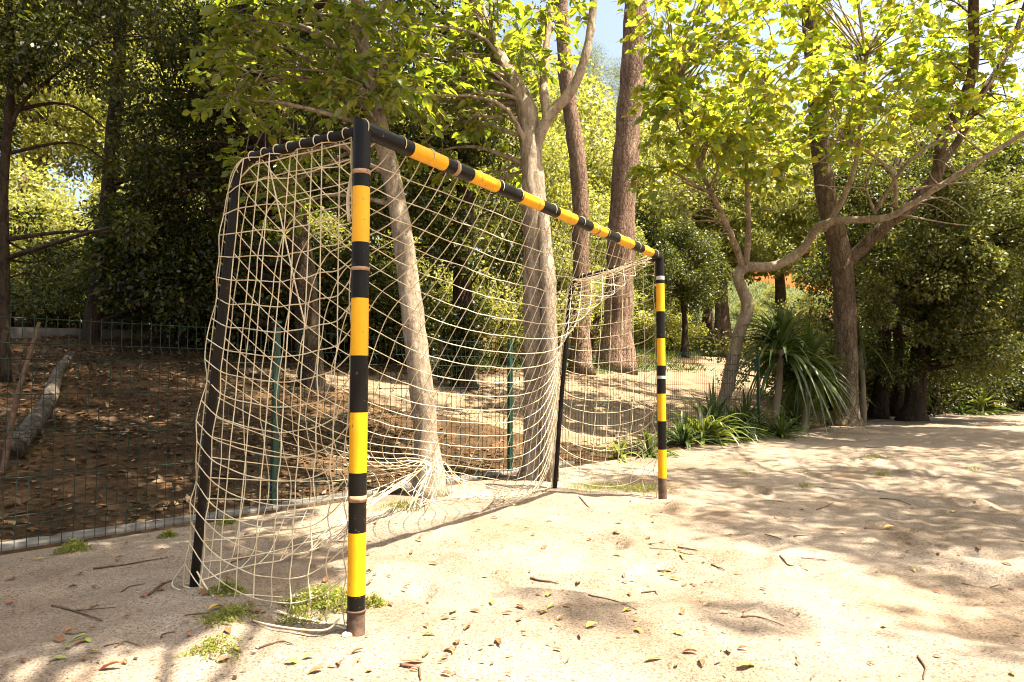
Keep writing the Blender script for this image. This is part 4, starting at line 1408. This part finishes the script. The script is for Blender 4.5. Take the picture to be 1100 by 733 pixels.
twig(622, 534, 655, 552, .005, 'curved twig near the far rear pole')
twig(796, 664, 842, 673, .004, 'reddish thin twig on sunlit sand at lower right')
twig(838, 598, 868, 614, .005, 'dark twig in the dappled shade right of the far post')
twig(986, 706, 992, 731, .004, 'pale twig pointing at the bottom edge on the right')
for i in range(17):
    xx, yy = random.uniform(660, 1090), random.uniform(480, 640)
    ln = random.uniform(12, 40)
    twig(xx, yy, xx + ln, yy + random.uniform(-8, 8), random.uniform(.002, .0045), 'dark twig lying in the dappled shade', 'twigs scattered over the right of the sand')
for i in range(10):
    xx, yy = random.uniform(10, 300), random.uniform(600, 700)
    ln = random.uniform(15, 40)
    twig(xx, yy, xx + ln, yy + random.uniform(-10, 6), random.uniform(.002, .004), 'thin twig lying on the shaded sand at left', 'twigs scattered over the left of the sand')

# stones
def stone(xx, yy, s, label):
    p = on_ground(xx, yy)
    mb = MB()
    vs, fs = [], []
    nlat, nlon = 6, 9
    ph = random.uniform(0, 6)
    for i in range(nlat + 1):
        th = math.pi * i / nlat
        for j in range(nlon):
            a = 2 * math.pi * j / nlon
            k = 1 + .18 * math.sin(3 * a + ph) * math.sin(th) + random.uniform(-.1, .1)
            vs.append(p + V((math.cos(a) * math.sin(th) * s * k, math.sin(a) * math.sin(th) * s * .75 * k, math.cos(th) * s * .55 * k + s * .25)))
    for i in range(nlat):
        for j in range(nlon):
            fs.append([i * nlon + j, (i + 1) * nlon + j, (i + 1) * nlon + (j + 1) % nlon, i * nlon + (j + 1) % nlon])
    mb.add(vs, fs)
    o = mb.build('stone', M['stone'], base=p, smooth=False)
    tag(o, label, 'stone')
stone(322, 645, .035, 'pale stone in the weeds left of the near post')
stone(372, 684, .018, 'low pale stone at the foot of the near post')

# ------------------------------------------------------------------ weeds and grass tufts
def weed(label, cx, cy, rx, n, hgt, style='weed', mat='grass', group=None, stuff=False):
    c = on_ground(cx, cy)
    vs, qs, k = [], [], 0
    r = rx * c.y / F
    m_ = int(n * (1 if style == 'grass' else 1.9))
    ang = rng.uniform(0, 6.28, m_); rad = r * rng.random(m_) ** .75 * 1.35 * (1 + .35 * np.sin(3 * ang + cx) + .2 * np.sin(7 * ang))
    x = c.x + np.cos(ang) * rad; y = c.y + np.sin(ang) * rad * .9
    z = Hf(x, y)
    ed = 1 - .6 * (rad / max(r, 1e-6)) ** 2
    if style == 'grass':
        L = hgt * rng.uniform(.5, 1.2, m_) * ed
        ax = rng.normal(size=(m_, 3)) * np.array([.5, .5, .1]) + np.array([0, 0, 1.0])
        nr = rand_dir(m_)
        v, q = leaf_geo(np.stack([x, y, z], 1), ax, nr, L, np.full(m_, .004), True)
    else:
        zz = z + hgt * rng.random(m_) * ed
        ax = rng.normal(size=(m_, 3)) * np.array([1, 1, .5]) + np.array([0, 0, .2])
        nr = np.array([0, 0, 1.0]) + rng.normal(size=(m_, 3)) * .5
        L = rng.uniform(.006, .016, m_)
        v, q = leaf_geo(np.stack([x, y, zz], 1), ax, nr, L, L * .6, True)
        # stems
        st = rng.integers(0, m_, m_ // 3)
        b0 = np.stack([x[st], y[st], z[st]], 1); hh = (zz - z)[st]
        v2, q2 = leaf_geo(b0, np.array([[0, 0, 1.0]]) + rng.normal(size=(len(st), 3)) * .15, rand_dir(len(st)), hh + .01, np.full(len(st), .003), True)
        q = np.concatenate([q, q2 + len(v)]); v = np.concatenate([v, v2])
    o = np_mesh('weed_clump' if style != 'grass' else 'grass_tuft', v, q, M[mat], base=V(c))
    if stuff:
        o.name = 'grass_fringe'; o['kind'] = 'stuff'; o['label'] = label
        return o
    tag(o, label, 'weeds' if style != 'grass' else 'grass', group)
weed('bright green weed patch at the foot of the near post', 346, 652, 38, 1500, .08)
weed('bright weeds just right of the near post base', 402, 650, 11, 200, .05)
weed('dark green weed patch beside the rear pole base', 244, 636, 16, 420, .04)
weed('thin grey green weeds between the rear pole and near post', 245, 660, 24, 420, .02)
weed('sparse weeds in front of the near post patch', 230, 698, 26, 240, .03)
weed('upright green weed against the fence kerb', 78, 592, 15, 420, .06)
weed('low green weed under the fence behind the rear pole', 243, 563, 10, 220, .04)
weed('tiny green weed at the fence foot near the rear pole', 180, 577, 8, 240, .04)
for i, (cx, cy, rx, n_) in enumerate(((940, 492, 16, 260), (948, 511, 10, 160), (865, 523, 8, 110), (800, 510, 8, 110), (1048, 505, 10, 130))):
    weed(('wide green grass patch far out on the right of the sand', 'small bright grass tuft in front of the wide patch on the right', 'tiny grass tuft on dappled sand left of the others',
          'grass tuft on sand nearest the far goal post', 'thin grass tuft nearest the right edge of the sand')[i], cx, cy, rx, n_, .05, 'grass')
weed('grass fringe at the foot of the wide grey trunk', 640, 525, 34, 700, .05, 'grass', stuff=True)
weed('grass and clover under the far side net', 690, 528, 30, 700, .05, stuff=True)
weed('grass fringe at the leaning trunk base', 430, 545, 26, 400, .05, 'grass', stuff=True)
# grass blades on the bank and verge (uncountable)
n = 60000
a = rng.uniform(8, 60, n); b = rng.uniform(4.8, 24, n)
x, y = xy(a, b)
kp = bank_mask(x, y, a, b) | verge_mask(x, y, a, b)
x, y = x[kp], y[kp]
pos = np.stack([x, y, Hf(x, y)], 1)
ax = rng.normal(size=pos.shape) * np.array([.6, .6, .1]) + np.array([0, 0, 1.0])
v, q = leaf_geo(pos, ax, rand_dir(len(pos)), rng.uniform(.08, .22, len(pos)) * (1 + y / 40), np.full(len(pos), .03), True)
o = np_mesh('grass', v, q, M['bankgrass'])
o['kind'] = 'stuff'; o['label'] = 'rough grass on the bank beyond the dirt track'
